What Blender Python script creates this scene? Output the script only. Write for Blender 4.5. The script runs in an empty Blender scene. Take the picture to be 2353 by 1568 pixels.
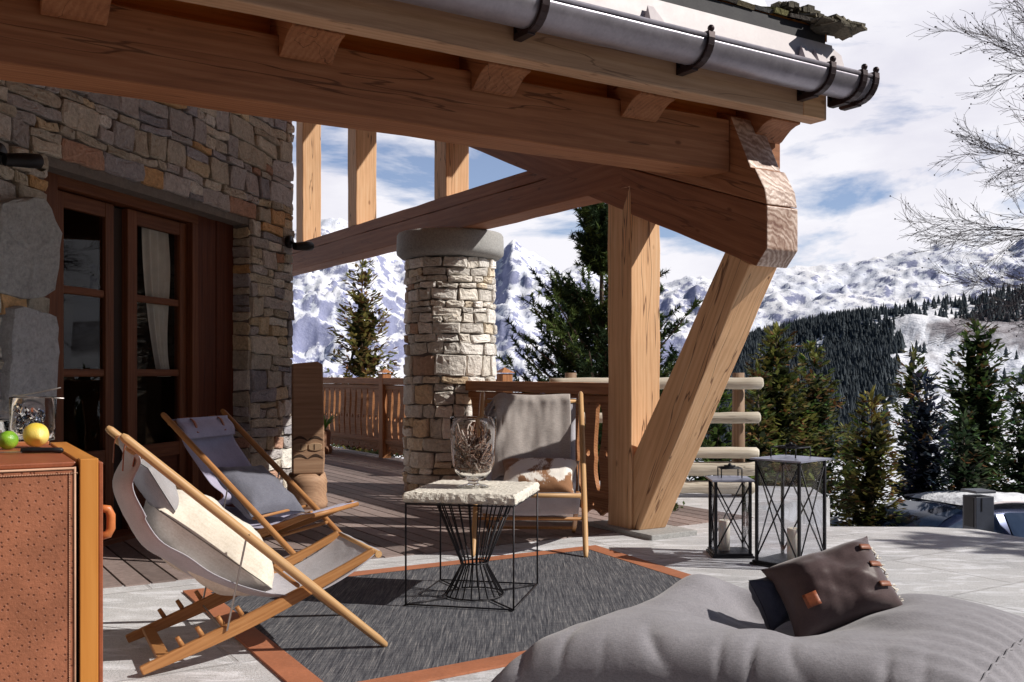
import bpy, math, random
from math import sin, cos, pi, radians, sqrt, atan2
from mathutils import Vector, Matrix, noise
SC = bpy.context.scene
COL = SC.collection
R = random.Random

# ------------------------------------------------------------------ camera
F, CX, HY, EYE = 2267.0, 1176.5, 857.0, 1.15      # focal length and horizon of the photograph in a 2353 px wide copy
cam = bpy.data.cameras.new('camera'); co = bpy.data.objects.new('camera', cam); COL.objects.link(co)
cam.sensor_width = 36.0; cam.lens = F / 2353 * 36; cam.shift_y = 0.031
cam.clip_end = 30000; cam.clip_start = 0.05
co.location = (0, 0, EYE); co.rotation_euler = (radians(90), 0, 0)
SC.camera = co
SC.view_settings.view_transform = 'Standard'; SC.view_settings.look = 'None'
SC.view_settings.exposure = 0; SC.view_settings.gamma = 1

SUN = Vector((1.26, -0.27, 1.0)).normalized()

# ------------------------------------------------------------------ helpers
def tag(o, label=None, cat=None, group=None, kind=None):
    if label: o['label'] = label
    if cat: o['category'] = cat
    if group: o['group'] = group
    if kind: o['kind'] = kind
    return o

def empty(name, loc=(0, 0, 0), rz=0.0, label=None, cat=None, group=None, parent=None):
    o = bpy.data.objects.new(name, None); COL.objects.link(o)
    o.location = loc; o.rotation_euler = (0, 0, rz); o.empty_display_size = .1
    if parent: o.parent = parent
    return tag(o, label, cat, group)

def frame(origin, x, z=(0, 0, 1)):
    x = Vector(x).normalized(); z = Vector(z)
    y = z.cross(x)
    if y.length < 1e-4: z = Vector((0, 1, 0)); y = z.cross(x)
    y.normalize(); z = x.cross(y)
    m = Matrix((x, y, z)).transposed().to_4x4(); m.translation = Vector(origin)
    return m

class MB:
    def __init__(s): s.v = []; s.f = []; s.c = None; s.sm = []
    def add(s, vs, fs, col=None, smooth=False):
        b = len(s.v); s.v += [tuple(v) for v in vs]
        s.f += [tuple(i + b for i in f) for f in fs]
        s.sm += [smooth] * len(fs)
        if col is not None:
            if s.c is None: s.c = []
            s.c += [tuple(col)] * len(vs)
        return b
    def box(s, c, d, m=None, col=None):
        x, y, z = d[0] / 2, d[1] / 2, d[2] / 2; c = Vector(c)
        vs = [c + Vector((a, b, e)) for a in (-x, x) for b in (-y, y) for e in (-z, z)]
        if m: vs = [m @ v for v in vs]
        s.add(vs, [(0, 1, 3, 2), (4, 6, 7, 5), (0, 4, 5, 1), (2, 3, 7, 6), (0, 2, 6, 4), (1, 5, 7, 3)], col)
    def bar(s, p0, p1, w, h, up=(0, 0, 1), col=None):
        p0 = Vector(p0); p1 = Vector(p1); m = frame((p0 + p1) / 2, p1 - p0, up)
        s.box((0, 0, 0), ((p1 - p0).length, w, h), m, col)
    def tube(s, pts, r, n=8, cap=True, col=None, smooth=True):
        pts = [Vector(p) for p in pts]
        rr = r if isinstance(r, (list, tuple)) else [r] * len(pts)
        vs = []; up = None
        for i, p in enumerate(pts):
            d = (pts[min(i + 1, len(pts) - 1)] - pts[max(i - 1, 0)]).normalized()
            if up is None: up = Vector((0, 0, 1)) if abs(d.z) < .9 else Vector((1, 0, 0))
            a = d.cross(up).normalized(); b = a.cross(d); up = b
            for k in range(n):
                t = 2 * pi * k / n; vs.append(p + (a * cos(t) + b * sin(t)) * rr[i])
        fs = []
        for i in range(len(pts) - 1):
            for k in range(n):
                k2 = (k + 1) % n; fs.append((i * n + k, i * n + k2, (i + 1) * n + k2, (i + 1) * n + k))
        s.add(vs, fs, col, smooth)
        if cap:
            s.add(vs[:n], [tuple(range(n))[::-1]][0:1], col); s.add(vs[-n:], [tuple(range(n))], col)
    def lathe(s, prof, n=32, c=(0, 0, 0), col=None, smooth=True):
        c = Vector(c); vs = []
        for r, z in prof:
            for k in range(n):
                t = 2 * pi * k / n; vs.append(c + Vector((r * cos(t), r * sin(t), z)))
        fs = []
        for i in range(len(prof) - 1):
            for k in range(n):
                k2 = (k + 1) % n; fs.append((i * n + k, i * n + k2, (i + 1) * n + k2, (i + 1) * n + k))
        s.add(vs, fs, col, smooth)
    def prism(s, poly, y0, y1, m=None, col=None):      # polygon in x,z extruded along y
        n = len(poly)
        vs = [Vector((x, y0, z)) for x, z in poly] + [Vector((x, y1, z)) for x, z in poly]
        if m: vs = [m @ v for v in vs]
        fs = [tuple(range(n)), tuple(range(2 * n - 1, n - 1, -1))]
        fs += [(i, i + n, (i + 1) % n + n, (i + 1) % n) for i in range(n)]
        s.add(vs, fs, col)
    def grid(s, fn, nu, nv, col=None, smooth=True, closeu=False):
        vs = [fn(i / nu, j / nv) for j in range(nv + 1) for i in range(nu + 1)]
        W = nu + 1
        s.add(vs, [(j * W + i, j * W + i + 1, (j + 1) * W + i + 1, (j + 1) * W + i) for j in range(nv) for i in range(nu)], col, smooth)
    def ball(s, c, r, n=16, m=8, sc=(1, 1, 1), col=None):
        c = Vector(c)
        s.grid(lambda a, b: c + Vector((r * sc[0] * sin(pi * b) * cos(2 * pi * a), r * sc[1] * sin(pi * b) * sin(2 * pi * a), -r * sc[2] * cos(pi * b))), n, m, col)
    def build(s, name, mat=None, parent=None, m=None, bevel=0, seg=2, solid=0, sub=0, fix=True):
        me = bpy.data.meshes.new(name); me.from_pydata(s.v, [], s.f)
        me.polygons.foreach_set('use_smooth', s.sm)
        if s.c is not None and len(s.c) == len(s.v):
            a = me.color_attributes.new('Col', 'FLOAT_COLOR', 'POINT')
            a.data.foreach_set('color', [x for c in s.c for x in (c[0], c[1], c[2], 1.0)])
        me.update()
        if fix:
            import bmesh
            bm = bmesh.new(); bm.from_mesh(me)
            bmesh.ops.remove_doubles(bm, verts=bm.verts, dist=1e-5)
            bmesh.ops.recalc_face_normals(bm, faces=bm.faces); bm.to_mesh(me); bm.free()
        o = bpy.data.objects.new(name, me); COL.objects.link(o)
        if mat: me.materials.append(mat)
        if parent: o.parent = parent
        if m is not None: o.matrix_local = m
        if solid:
            d = o.modifiers.new('solid', 'SOLIDIFY'); d.thickness = solid; d.offset = 0
        if bevel:
            d = o.modifiers.new('bevel', 'BEVEL'); d.width = bevel; d.segments = seg; d.limit_method = 'ANGLE'; d.angle_limit = radians(40)
        if sub:
            d = o.modifiers.new('sub', 'SUBSURF'); d.levels = sub; d.render_levels = sub
        return o

def timber(name, mat, parent, p0, p1, w, h, up=(0, 0, 1), rough=.0035, bevel=.008, step=.22, seed=0):
    """rough hewn squared beam, grain along its own x axis, origin at p0"""
    p0 = Vector(p0); p1 = Vector(p1); L = (p1 - p0).length; m = frame(p0, p1 - p0, up)
    rnd = R(sum(map(ord, name)) + int(abs(p0.x * 131 + p0.y * 57 + p0.z * 23)) + seed); n = max(1, int(L / step)); b = MB(); vs = []
    for i in range(n + 1):
        for (a, c) in ((-1, -1), (1, -1), (1, 1), (-1, 1)):
            q = rough if 0 < i < n else 0
            vs.append((L * i / n, a * w / 2 + rnd.uniform(-q, q), c * h / 2 + rnd.uniform(-q, q)))
    fs = [(0, 1, 2, 3), tuple(n * 4 + k for k in (3, 2, 1, 0))]
    for i in range(n):
        for k in range(4):
            k2 = (k + 1) % 4; fs.append((i * 4 + k, i * 4 + 4 + k, i * 4 + 4 + k2, i * 4 + k2))
    b.add(vs, fs)
    return b.build(name, mat, parent, m, bevel=bevel)

def plate(name, mat, splines, thick, bevel=0):
    """flat board with cut-outs: closed 2D outlines in x,y -> mesh data"""
    cu = bpy.data.curves.new(name, 'CURVE'); cu.dimensions = '2D'; cu.fill_mode = 'BOTH'; cu.extrude = thick / 2
    for pts in splines:
        sp = cu.splines.new('POLY'); sp.points.add(len(pts) - 1)
        for i, p in enumerate(pts): sp.points[i].co = (p[0], p[1], 0, 1)
        sp.use_cyclic_u = True
    o = bpy.data.objects.new(name, cu); COL.objects.link(o)
    bpy.context.view_layer.update()
    me = bpy.data.meshes.new_from_object(o.evaluated_get(bpy.context.evaluated_depsgraph_get()))
    bpy.data.objects.remove(o); me.name = name
    me.materials.clear(); me.materials.append(mat)
    return me

def mesh_obj(name, me, parent=None, m=None):
    o = bpy.data.objects.new(name, me); COL.objects.link(o)
    if parent: o.parent = parent
    if m is not None: o.matrix_local = m
    return o

def copy_tree(o, parent=None):
    c = o.copy(); COL.objects.link(c); c.parent = parent
    if parent: c.matrix_local = o.matrix_local
    for ch in o.children: copy_tree(ch, c)
    return c

# ------------------------------------------------------------------ materials
class NT:
    def __init__(s, name):
        s.m = bpy.data.materials.new(name); s.m.use_nodes = True; s.t = s.m.node_tree; s.t.nodes.clear()
        s.out = s.t.nodes.new('ShaderNodeOutputMaterial'); s.p = s.n('BsdfPrincipled'); s.l(s.p.outputs[0], s.out.inputs[0])
    def n(s, kind, **k):
        nd = s.t.nodes.new('ShaderNode' + kind)
        for a, v in k.items():
            if hasattr(nd, a): setattr(nd, a, v)
        return nd
    def l(s, a, b): s.t.links.new(a, b)
    def set(s, inp, v):
        if hasattr(v, 'is_linked') or hasattr(v, 'links'): s.l(v, inp)
        else: inp.default_value = v
    def coord(s, kind='Object', scale=(1, 1, 1), off=None, rnd=0.0, rot=(0, 0, 0)):
        tc = s.n('TexCoord'); mp = s.n('Mapping'); src = tc.outputs[kind]
        if rnd:
            oi = s.n('ObjectInfo'); mu = s.n('VectorMath', operation='MULTIPLY_ADD')
            cb = s.n('CombineXYZ'); 
            for i in range(3): s.l(oi.outputs['Random'], cb.inputs[i])
            s.l(cb.outputs[0], mu.inputs[0]); mu.inputs[1].default_value = (rnd, rnd * .7, rnd * .4); s.l(src, mu.inputs[2]); src = mu.outputs[0]
        s.l(src, mp.inputs['Vector']); mp.inputs['Scale'].default_value = scale; mp.inputs['Rotation'].default_value = rot
        return mp.outputs[0]
    def noise(s, vec, scale=5, detail=4, rough=.55, dist=0, out='Fac'):
        nd = s.n('TexNoise'); s.l(vec, nd.inputs['Vector']); nd.inputs['Scale'].default_value = scale
        nd.inputs['Detail'].default_value = detail; nd.inputs['Roughness'].default_value = rough; nd.inputs['Distortion'].default_value = dist
        return nd.outputs[out]
    def vor(s, vec, scale=5, feature='F1', out='Distance', rand=1):
        nd = s.n('TexVoronoi'); nd.feature = feature; s.l(vec, nd.inputs['Vector']); nd.inputs['Scale'].default_value = scale
        nd.inputs['Randomness'].default_value = rand
        return nd.outputs[out]
    def ramp(s, fac, stops, interp='LINEAR'):
        nd = s.n('ValToRGB'); s.l(fac, nd.inputs[0]); cr = nd.color_ramp; cr.interpolation = interp
        while len(cr.elements) < len(stops): cr.elements.new(.5)
        for e, (p, c) in zip(cr.elements, stops):
            e.position = p; e.color = (c, c, c, 1) if not isinstance(c, (tuple, list)) else (*c, 1)
        return nd.outputs[0]
    def mix(s, fac, a, b, mode='MIX'):
        nd = s.n('Mix', data_type='RGBA', blend_type=mode)
        s.set(nd.inputs[0], fac)
        for i, v in ((6, a), (7, b)):
            if isinstance(v, (tuple, list)): nd.inputs[i].default_value = (*v[:3], 1)
            else: s.l(v, nd.inputs[i])
        return nd.outputs[2]
    def math(s, op, a, b=0, c=0, clamp=False):
        nd = s.n('Math', operation=op, use_clamp=clamp)
        for i, v in enumerate((a, b, c)): s.set(nd.inputs[i], v)
        return nd.outputs[0]
    def attr(s, name='Col'):
        nd = s.n('Attribute'); nd.attribute_name = name; return nd.outputs['Color']
    def bump(s, h, strength=.3, dist=.01, prev=None):
        nd = s.n('Bump'); nd.inputs['Strength'].default_value = strength; nd.inputs['Distance'].default_value = dist
        s.l(h, nd.inputs['Height'])
        if prev is not None: s.l(prev, nd.inputs['Normal'])
        return nd.outputs[0]
    def fin(s, col=None, rough=.6, normal=None, metal=0, spec=None, **k):
        if col is not None:
            if isinstance(col, (tuple, list)): s.p.inputs['Base Color'].default_value = (*col[:3], 1)
            else: s.l(col, s.p.inputs['Base Color'])
        s.set(s.p.inputs['Roughness'], rough); s.set(s.p.inputs['Metallic'], metal)
        if spec is not None: s.p.inputs['Specular IOR Level'].default_value = spec
        if normal is not None: s.l(normal, s.p.inputs['Normal'])
        for a, v in k.items(): s.set(s.p.inputs[a.replace('_', ' ')], v)
        return s.m

def wood(name, dark, mid, light, rough=.62, sc=1.0, crack=.5, knots=True, grain=.35):
    t = NT(name); v = t.coord('Object', (1.1 * sc, 11 * sc, 11 * sc), rnd=37)
    n1 = t.noise(v, 1.0, 5, .6, .9)
    fine = t.noise(t.coord('Object', (3.0 * sc, 95 * sc, 95 * sc), rnd=37), 1.0, 3, .6, .3)
    wv = t.n('TexWave'); wv.wave_type = 'RINGS'; wv.rings_direction = 'X'
    t.l(t.coord('Object', (.22 * sc, 2.6 * sc, 2.6 * sc), rnd=19), wv.inputs['Vector'])
    wv.inputs['Scale'].default_value = 4.2; wv.inputs['Distortion'].default_value = 7; wv.inputs['Detail'].default_value = 3; wv.inputs['Detail Scale'].default_value = .8
    g = t.math('MULTIPLY_ADD', n1, .52, t.math('MULTIPLY_ADD', wv.outputs['Fac'], .11, t.math('MULTIPLY', fine, .37)))
    c = t.ramp(g, [(.30, dark), (.52, mid), (.74, light)])
    big = t.noise(t.coord('Object', (.5, 1.5, 1.5), rnd=11), 1.3, 3, .5)
    c = t.mix(.55, c, t.ramp(big, [(.3, .76), (.7, 1.15)]), 'MULTIPLY')
    h = t.math('ADD', g, t.math('MULTIPLY', fine, .6))
    if crack:
        cn = t.noise(t.coord('Object', (.45 * sc, 7 * sc, 7 * sc), rnd=53), 1.0, 3, .5, .2)
        ck = t.ramp(t.math('ABSOLUTE', t.math('SUBTRACT', cn, .56)), [(0, 1.), (.003, .9), (.007, 0.)])
        c = t.mix(t.math('MULTIPLY', ck, crack), c, (dark[0] * .25, dark[1] * .2, dark[2] * .2))
        h = t.math('SUBTRACT', h, t.math('MULTIPLY', ck, 1.2))
    if knots:
        vo = t.vor(t.coord('Object', (2.6 * sc, 5.2 * sc, 5.2 * sc), rnd=71), 1.0)
        k = t.ramp(vo, [(0, 1.), (.045, .8), (.085, 0.)])
        c = t.mix(t.math('MULTIPLY', k, .75), c, (dark[0] * .45, dark[1] * .35, dark[2] * .3))
    return t.fin(c, rough, t.bump(h, grain, .004), spec=.25)

def simple(name, col, rough=.6, var=.2, sc=8, bump=.15, bsc=60, bd=.003, metal=0, spec=.5, **k):
    t = NT(name); v = t.coord('Object')
    n = t.noise(v, sc, 5, .6); f = t.noise(v, bsc, 3, .6)
    c = t.mix(1.0, col, t.ramp(t.math('MULTIPLY_ADD', f, .35, t.math('MULTIPLY', n, .65)), [(.3, 1 - var), (.7, 1 + var)]), 'MULTIPLY')
    rr = t.math('MULTIPLY_ADD', n, .2, rough - .1)
    return t.fin(c, rr, t.bump(f, bump, bd), metal=metal, spec=spec, **k)

def fabric(name, col, col2=None, sc=420, rough=.9, bump=.35, var=.12):
    t = NT(name); v = t.coord('Object')
    w1 = t.noise(t.coord('Object', (1, .12, 1)), sc, 2, .6); w2 = t.noise(t.coord('Object', (.12, 1, 1)), sc, 2, .6)
    w = t.math('MULTIPLY_ADD', w1, .5, t.math('MULTIPLY', w2, .5)); n = t.noise(v, 6, 4, .6)
    c = t.mix(t.ramp(w, [(.38, 0.), (.62, 1.)]), col, col2 or tuple(x * 1.35 for x in col))
    c = t.mix(1., c, t.ramp(n, [(.3, 1 - var), (.7, 1 + var)]), 'MULTIPLY')
    cr = t.noise(v, 14, 3, .5, .4)
    return t.fin(c, rough, t.bump(cr, .25, .01, t.bump(w, bump, .0015)), spec=.15, Sheen_Weight=.25, Sheen_Roughness=.5)

M = {}
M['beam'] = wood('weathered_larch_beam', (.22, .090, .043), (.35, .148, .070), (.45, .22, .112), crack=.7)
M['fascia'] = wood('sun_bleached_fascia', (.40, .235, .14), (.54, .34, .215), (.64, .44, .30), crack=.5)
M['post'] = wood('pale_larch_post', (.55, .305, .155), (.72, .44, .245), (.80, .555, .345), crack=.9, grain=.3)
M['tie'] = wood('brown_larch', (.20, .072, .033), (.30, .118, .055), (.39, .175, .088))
M['soffit'] = wood('orange_pine_boards', (.44, .15, .03), (.62, .25, .06), (.74, .36, .11), crack=.2)
M['door'] = wood('red_brown_joinery', (.095, .030, .012), (.16, .055, .022), (.22, .085, .038), sc=1.6, crack=.15, knots=False)
M['shutter'] = wood('dark_red_shutter', (.06, .014, .006), (.10, .026, .010), (.14, .042, .018), sc=1.3, crack=.3, knots=False)
M['rail'] = wood('railing_brown', (.24, .095, .038), (.40, .18, .078), (.52, .26, .12), sc=1.5, crack=.2)
M['endgrain'] = None
M['log'] = wood('silvered_log', (.42, .37, .29), (.58, .53, .44), (.70, .66, .58), sc=1.2, crack=.5)
M['chairwood'] = wood('oiled_teak_pole', (.44, .24, .10), (.56, .34, .16), (.66, .43, .22), sc=3, crack=0, knots=False, rough=.42, grain=.1)
M['chairwood2'] = wood('darker_teak_runner', (.30, .13, .045), (.42, .20, .075), (.52, .275, .115), sc=3, crack=0, knots=False, rough=.42, grain=.1)
M['carved'] = wood('carved_walnut_block', (.30, .175, .105), (.42, .26, .165), (.52, .34, .22), sc=1.2, crack=.2, knots=False)
M['canvas'] = fabric('light_grey_canvas', (.40, .395, .44), (.52, .51, .56))
M['canvas_b'] = fabric('blue_grey_canvas', (.33, .315, .43), (.42, .40, .52))
M['cushgrey'] = fabric('slate_grey_wool', (.12, .125, .16), (.17, .175, .215), sc=300)
M['beanbag'] = fabric('heather_grey_outdoor_fabric', (.225, .217, .238), (.305, .293, .318), sc=260, bump=.45, var=.10)
M['brownfab'] = fabric('aubergine_nylon', (.070, .045, .047), (.095, .063, .063), sc=500, rough=.42, bump=.15)
M['navy'] = fabric('navy_fabric', (.035, .042, .075), (.05, .06, .095))
M['throw'] = fabric('taupe_wool_throw', (.35, .315, .30), (.47, .43, .405), sc=240, bump=.7)
M['cream'] = fabric('cream_fleece', (.66, .60, .50), (.78, .73, .64), sc=120, bump=.6)
M['leather'] = simple('tan_leather', (.42, .15, .055), .45, .18, 20, .2, 160)
M['leather_red'] = simple('red_brown_leather', (.30, .085, .035), .5, .2, 20, .2, 160)
M['black'] = simple('blackened_steel', (.022, .022, .026), .5, .3, 12, .1, 90, metal=.6)
M['wire'] = simple('dark_wire', (.028, .026, .03), .45, .3, 12, .05, 90, metal=.5)
M['steel'] = simple('galvanised_rod', (.42, .40, .38), .35, .15, 30, .1, 120, metal=.8)
M['zinc'] = simple('zinc_gutter', (.29, .27, .31), .38, .22, 9, .12, 50, metal=.55)
M['zincpale'] = simple('pale_zinc_flashing', (.54, .49, .51), .5, .12, 7, .1, 40, metal=.0)
M['bracket'] = simple('dark_bronze_bracket', (.032, .018, .020), .4, .3, 20, .1, 90, metal=.5)
M['band'] = simple('dark_slate_underlay', (.025, .024, .03), .7, .3, 9, .3, 40)
M['shingle'] = simple('mossy_roof_shingle', (.10, .085, .06), .85, .5, 14, .8, 30, bd=.02)
M['white'] = simple('wax', (.74, .68, .58), .45, .08, 9, .1, 40, Subsurface_Weight=.15)
M['candle'] = M['white']

def mat_snow():
    t = NT('snow'); v = t.coord('Object'); n = t.noise(v, .6, 6, .6); f = t.noise(v, 9, 5, .6)
    c = t.mix(t.ramp(n, [(.35, 0.), (.7, 1.)]), (.86, .88, .93), (.80, .83, .90))
    return t.fin(c, .7, t.bump(f, .5, .05, t.bump(n, .6, .4)), spec=.3)
M['snow'] = mat_snow()

def mat_terrain():
    """snow, rock and dark tree cover mixed by the painted vertex colour: R rock, G trees, B earth"""
    t = NT('alpine_slope'); a = t.n('SeparateColor'); t.l(t.attr(), a.inputs[0])
    v = t.coord('Object'); ro, tr, ea = a.outputs[0], a.outputs[1], a.outputs[2]
    n = t.noise(t.coord('Object', (1, 1, .45)), .011, 10, .70, .6); nr_ = t.n('TexNoise', noise_type='RIDGED_MULTIFRACTAL'); t.l(t.coord('Object', (1, 1, .5)), nr_.inputs['Vector']); nr_.inputs['Scale'].default_value = .009; nr_.inputs['Detail'].default_value = 8; nr_.inputs['Roughness'].default_value = .62; nr_.inputs['Distortion'].default_value = .4; rid = nr_.outputs['Fac']; n2 = t.noise(v, .05, 6, .7); n3 = t.noise(v, .0035, 6, .6)
    geo = t.n('NewGeometry'); sp = t.n('SeparateXYZ'); t.l(geo.outputs['Normal'], sp.inputs[0])
    steep = t.math('SUBTRACT', 1.0, sp.outputs[2])
    rv = t.math('MULTIPLY_ADD', t.math('SUBTRACT', t.noise(v, .020, 8, .70), .5), 1.1, ro)
    rmask = t.ramp(rv, [(.50, 0.), (.60, 1.)])
    tv = t.math('ADD', tr, t.math('MULTIPLY', t.math('ADD', n2, n), .55))
    tmask = t.ramp(tv, [(1.02, 0.), (1.10, 1.)])
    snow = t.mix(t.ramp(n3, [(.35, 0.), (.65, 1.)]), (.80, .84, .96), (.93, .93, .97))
    rock = t.mix(n2, (.15, .17, .33), (.44, .46, .62))  # rock, its blue violet tint also painting shade on the slopes
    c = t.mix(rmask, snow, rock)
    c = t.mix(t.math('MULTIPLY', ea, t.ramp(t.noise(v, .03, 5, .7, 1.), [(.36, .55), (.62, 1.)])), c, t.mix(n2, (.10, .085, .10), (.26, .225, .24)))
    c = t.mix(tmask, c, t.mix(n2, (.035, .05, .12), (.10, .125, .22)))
    bp = t.bump(n2, .5, 12)
    return t.fin(c, .85, bp, spec=.1)
M['terrain'] = mat_terrain()

def mat_ground():
    t = NT('pale_granite_paving'); v = t.coord('Object')
    n = t.noise(v, 1.4, 6, .65); s = t.noise(v, 95, 4, .7); w = t.noise(t.coord('Object', (1, 3, 1), rot=(0, 0, .5)), 3.2, 6, .7, .8)
    c = t.ramp(t.math('MULTIPLY_ADD', s, .5, t.math('MULTIPLY', n, .5)), [(.33, (.34, .345, .36)), (.5, (.54, .54, .55)), (.66, (.68, .675, .68))])
    c = t.mix(t.ramp(w, [(.50, 0.), (.62, .75)]), c, (.80, .81, .85))
    br = t.n('TexBrick'); t.l(t.coord('Object', rot=(0, 0, radians(-32))), br.inputs['Vector'])
    br.inputs['Scale'].default_value = 1; br.inputs['Brick Width'].default_value = 1.15; br.inputs['Row Height'].default_value = .78
    br.inputs['Mortar Size'].default_value = .012; br.inputs['Mortar Smooth'].default_value = .4
    br.inputs['Color1'].default_value = (1, 1, 1, 1); br.inputs['Color2'].default_value = (.95, .95, .96, 1); br.inputs['Mortar'].default_value = (.80, .79, .79, 1)
    c = t.mix(1., c, br.outputs['Color'], 'MULTIPLY')
    h = t.math('SUBTRACT', t.math('MULTIPLY_ADD', s, .5, w), t.math('MULTIPLY', br.outputs['Fac'], .3))
    return t.fin(c, .85, t.bump(h, .8, .012), spec=.2)
M['paving'] = mat_ground()

def mat_col(name, rough=.8, bs=40, bstr=.6, bd=.012, mult=1.0, spec=.25, trans=0, lo=.72, hi=1.28):
    t = NT(name); v = t.coord('Object'); n = t.noise(v, bs * .25, 5, .65); f = t.noise(v, bs, 5, .7)
    g = t.math('MULTIPLY_ADD', f, .6, t.math('MULTIPLY', n, .4))
    c = t.mix(1., t.attr(), t.ramp(g, [(.32, lo * mult), (.68, hi * mult)]), 'MULTIPLY')
    m = t.fin(c, rough, t.bump(g, bstr, bd), spec=spec)
    if trans:
        tl = t.n('BsdfTranslucent'); t.l(c, tl.inputs['Color']); mx = t.n('MixShader'); mx.inputs[0].default_value = trans
        t.l(t.p.outputs[0], mx.inputs[1]); t.l(tl.outputs[0], mx.inputs[2]); t.l(mx.outputs[0], t.out.inputs[0])
    return m
M['stone'] = mat_col('rubble_stone', .85, 42, 1.0, .02, mult=1.16)
M['foliage'] = mat_col('needles', .75, 10, .0, .001, spec=.15, trans=.22, lo=.8, hi=1.2)
M['bark'] = simple('bark', (.12, .085, .065), .9, .35, 12, .9, 40, bd=.01)
M['birchbark'] = simple('thin_dark_twigs', (.075, .06, .065), .85, .3, 12, .4, 40)
M['deckwood'] = mat_col('grey_brown_deck_board', .7, 30, .35, .004, lo=.75, hi=1.25)
M['mortar'] = simple('dark_mortar', (.17, .15, .135), .95, .3, 12, .8, 40, bd=.01)
M['granite'] = simple('granite_capital', (.33, .33, .325), .85, .35, 60, .5, 130, bd=.004)
M['slabstone'] = simple('quartzite_slab', (.72, .68, .60), .8, .22, 9, .9, 45, bd=.012)

def glass(name, tint=(1, 1, 1), refl=.9, rough=0.0, base=.04):
    """thin pane: mostly clear with a mirror-like sheen"""
    t = NT(name); t.t.nodes.remove(t.p)
    tr = t.n('BsdfTransparent'); tr.inputs[0].default_value = (*tint, 1)
    gl = t.n('BsdfGlossy'); gl.inputs['Roughness'].default_value = rough; gl.inputs[0].default_value = (refl, refl, refl, 1)
    fr = t.n('LayerWeight'); fr.inputs[0].default_value = .5
    mx = t.n('MixShader'); t.l(t.math('MULTIPLY_ADD', t.math('POWER', fr.outputs['Facing'], 4.0), .6, base), mx.inputs[0]); t.l(tr.outputs[0], mx.inputs[1]); t.l(gl.outputs[0], mx.inputs[2])
    t.l(mx.outputs[0], t.out.inputs[0]); return t.m
M['pane'] = glass('window_pane', (.85, .85, .85), refl=.5, base=.02)
M['lantern_glass'] = glass('grimy_lantern_pane', (.93, .935, .95), base=.03, rough=.03)
M['carglass'] = simple('tinted_car_glass', (.02, .035, .07), .06, .1, 4, 0, 10, spec=.9)
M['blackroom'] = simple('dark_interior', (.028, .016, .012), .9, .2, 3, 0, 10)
t = NT('thin_clear_glass'); M['vase_glass'] = t.fin((1, 1, 1), .0, Transmission_Weight=1.0, IOR=1.22)
t = NT('clear_glass'); M['glass'] = t.fin((1, 1, 1), .0, Transmission_Weight=1.0, IOR=1.38)
# ------------------------------------------------------------------ light and sky
sl = bpy.data.lights.new('sun', 'SUN'); so = bpy.data.objects.new('sun', sl); COL.objects.link(so)
sl.energy = 5.0; sl.angle = radians(.53); sl.color = (1.0, .94, .86)
so.rotation_euler = SUN.to_track_quat('Z', 'Y').to_euler()
so.location = (8, -2, 8)
W = bpy.data.worlds.new('World'); SC.world = W; W.use_nodes = True
nt = W.node_tree; nt.nodes.clear()
def wn(k, **a):
    n = nt.nodes.new('ShaderNode' + k)
    for x, y in a.items(): setattr(n, x, y)
    return n
wl_ = nt.links.new
sky = wn('TexSky'); sky.sky_type = 'NISHITA'; sky.sun_disc = False
sky.sun_elevation = math.asin(SUN.z); sky.sun_rotation = atan2(SUN.x, SUN.y); sky.altitude = 1700; sky.air_density = 1.0; sky.dust_density = .4; sky.ozone_density = 2.0
tc = wn('TexCoord'); sp = wn('SeparateXYZ'); wl_(tc.outputs['Generated'], sp.inputs[0])
def wm(op, a, b=0, c=0, clamp=False):
    n = wn('Math', operation=op, use_clamp=clamp)
    for i, v in enumerate((a, b, c)):
        if hasattr(v, 'links'): wl_(v, n.inputs[i])
        else: n.inputs[i].default_value = v
    return n.outputs[0]
def wr(f, st):
    n = wn('ValToRGB'); wl_(f, n.inputs[0])
    while len(n.color_ramp.elements) < len(st): n.color_ramp.elements.new(.5)
    for e, (p, c) in zip(n.color_ramp.elements, st): e.position = p; e.color = (c, c, c, 1) if not isinstance(c, tuple) else (*c, 1)
    return n.outputs[0]
mp = wn('Mapping'); wl_(tc.outputs['Generated'], mp.inputs['Vector']); mp.inputs['Scale'].default_value = (2.2, 2.2, 6.0); mp.inputs['Location'].default_value = (3.1, .4, 1.25)
def wno(vec, sc, det, rough, dist=0):
    n = wn('TexNoise'); wl_(vec, n.inputs['Vector']); n.inputs['Scale'].default_value = sc; n.inputs['Detail'].default_value = det; n.inputs['Roughness'].default_value = rough; n.inputs['Distortion'].default_value = dist
    return n.outputs['Fac']
n1 = wno(mp.outputs[0], 1.35, 9, .56, .35)
mp2 = wn('Mapping'); wl_(tc.outputs['Generated'], mp2.inputs['Vector']); mp2.inputs['Scale'].default_value = (2.0, 2.0, 5.0); mp2.inputs['Location'].default_value = (9, 2, 4)
n2 = wno(mp2.outputs[0], 2.4, 7, .55, .2)
north = wm('MULTIPLY', wr(wm('MULTIPLY_ADD', sp.outputs[1], .5, .5), [(.60, 0.), (.78, 1.)]), wr(sp.outputs[2], [(.50, 1.), (.68, 0.)]))
cover = wr(n1, [(.365, .12), (.43, 1.)])
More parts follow.
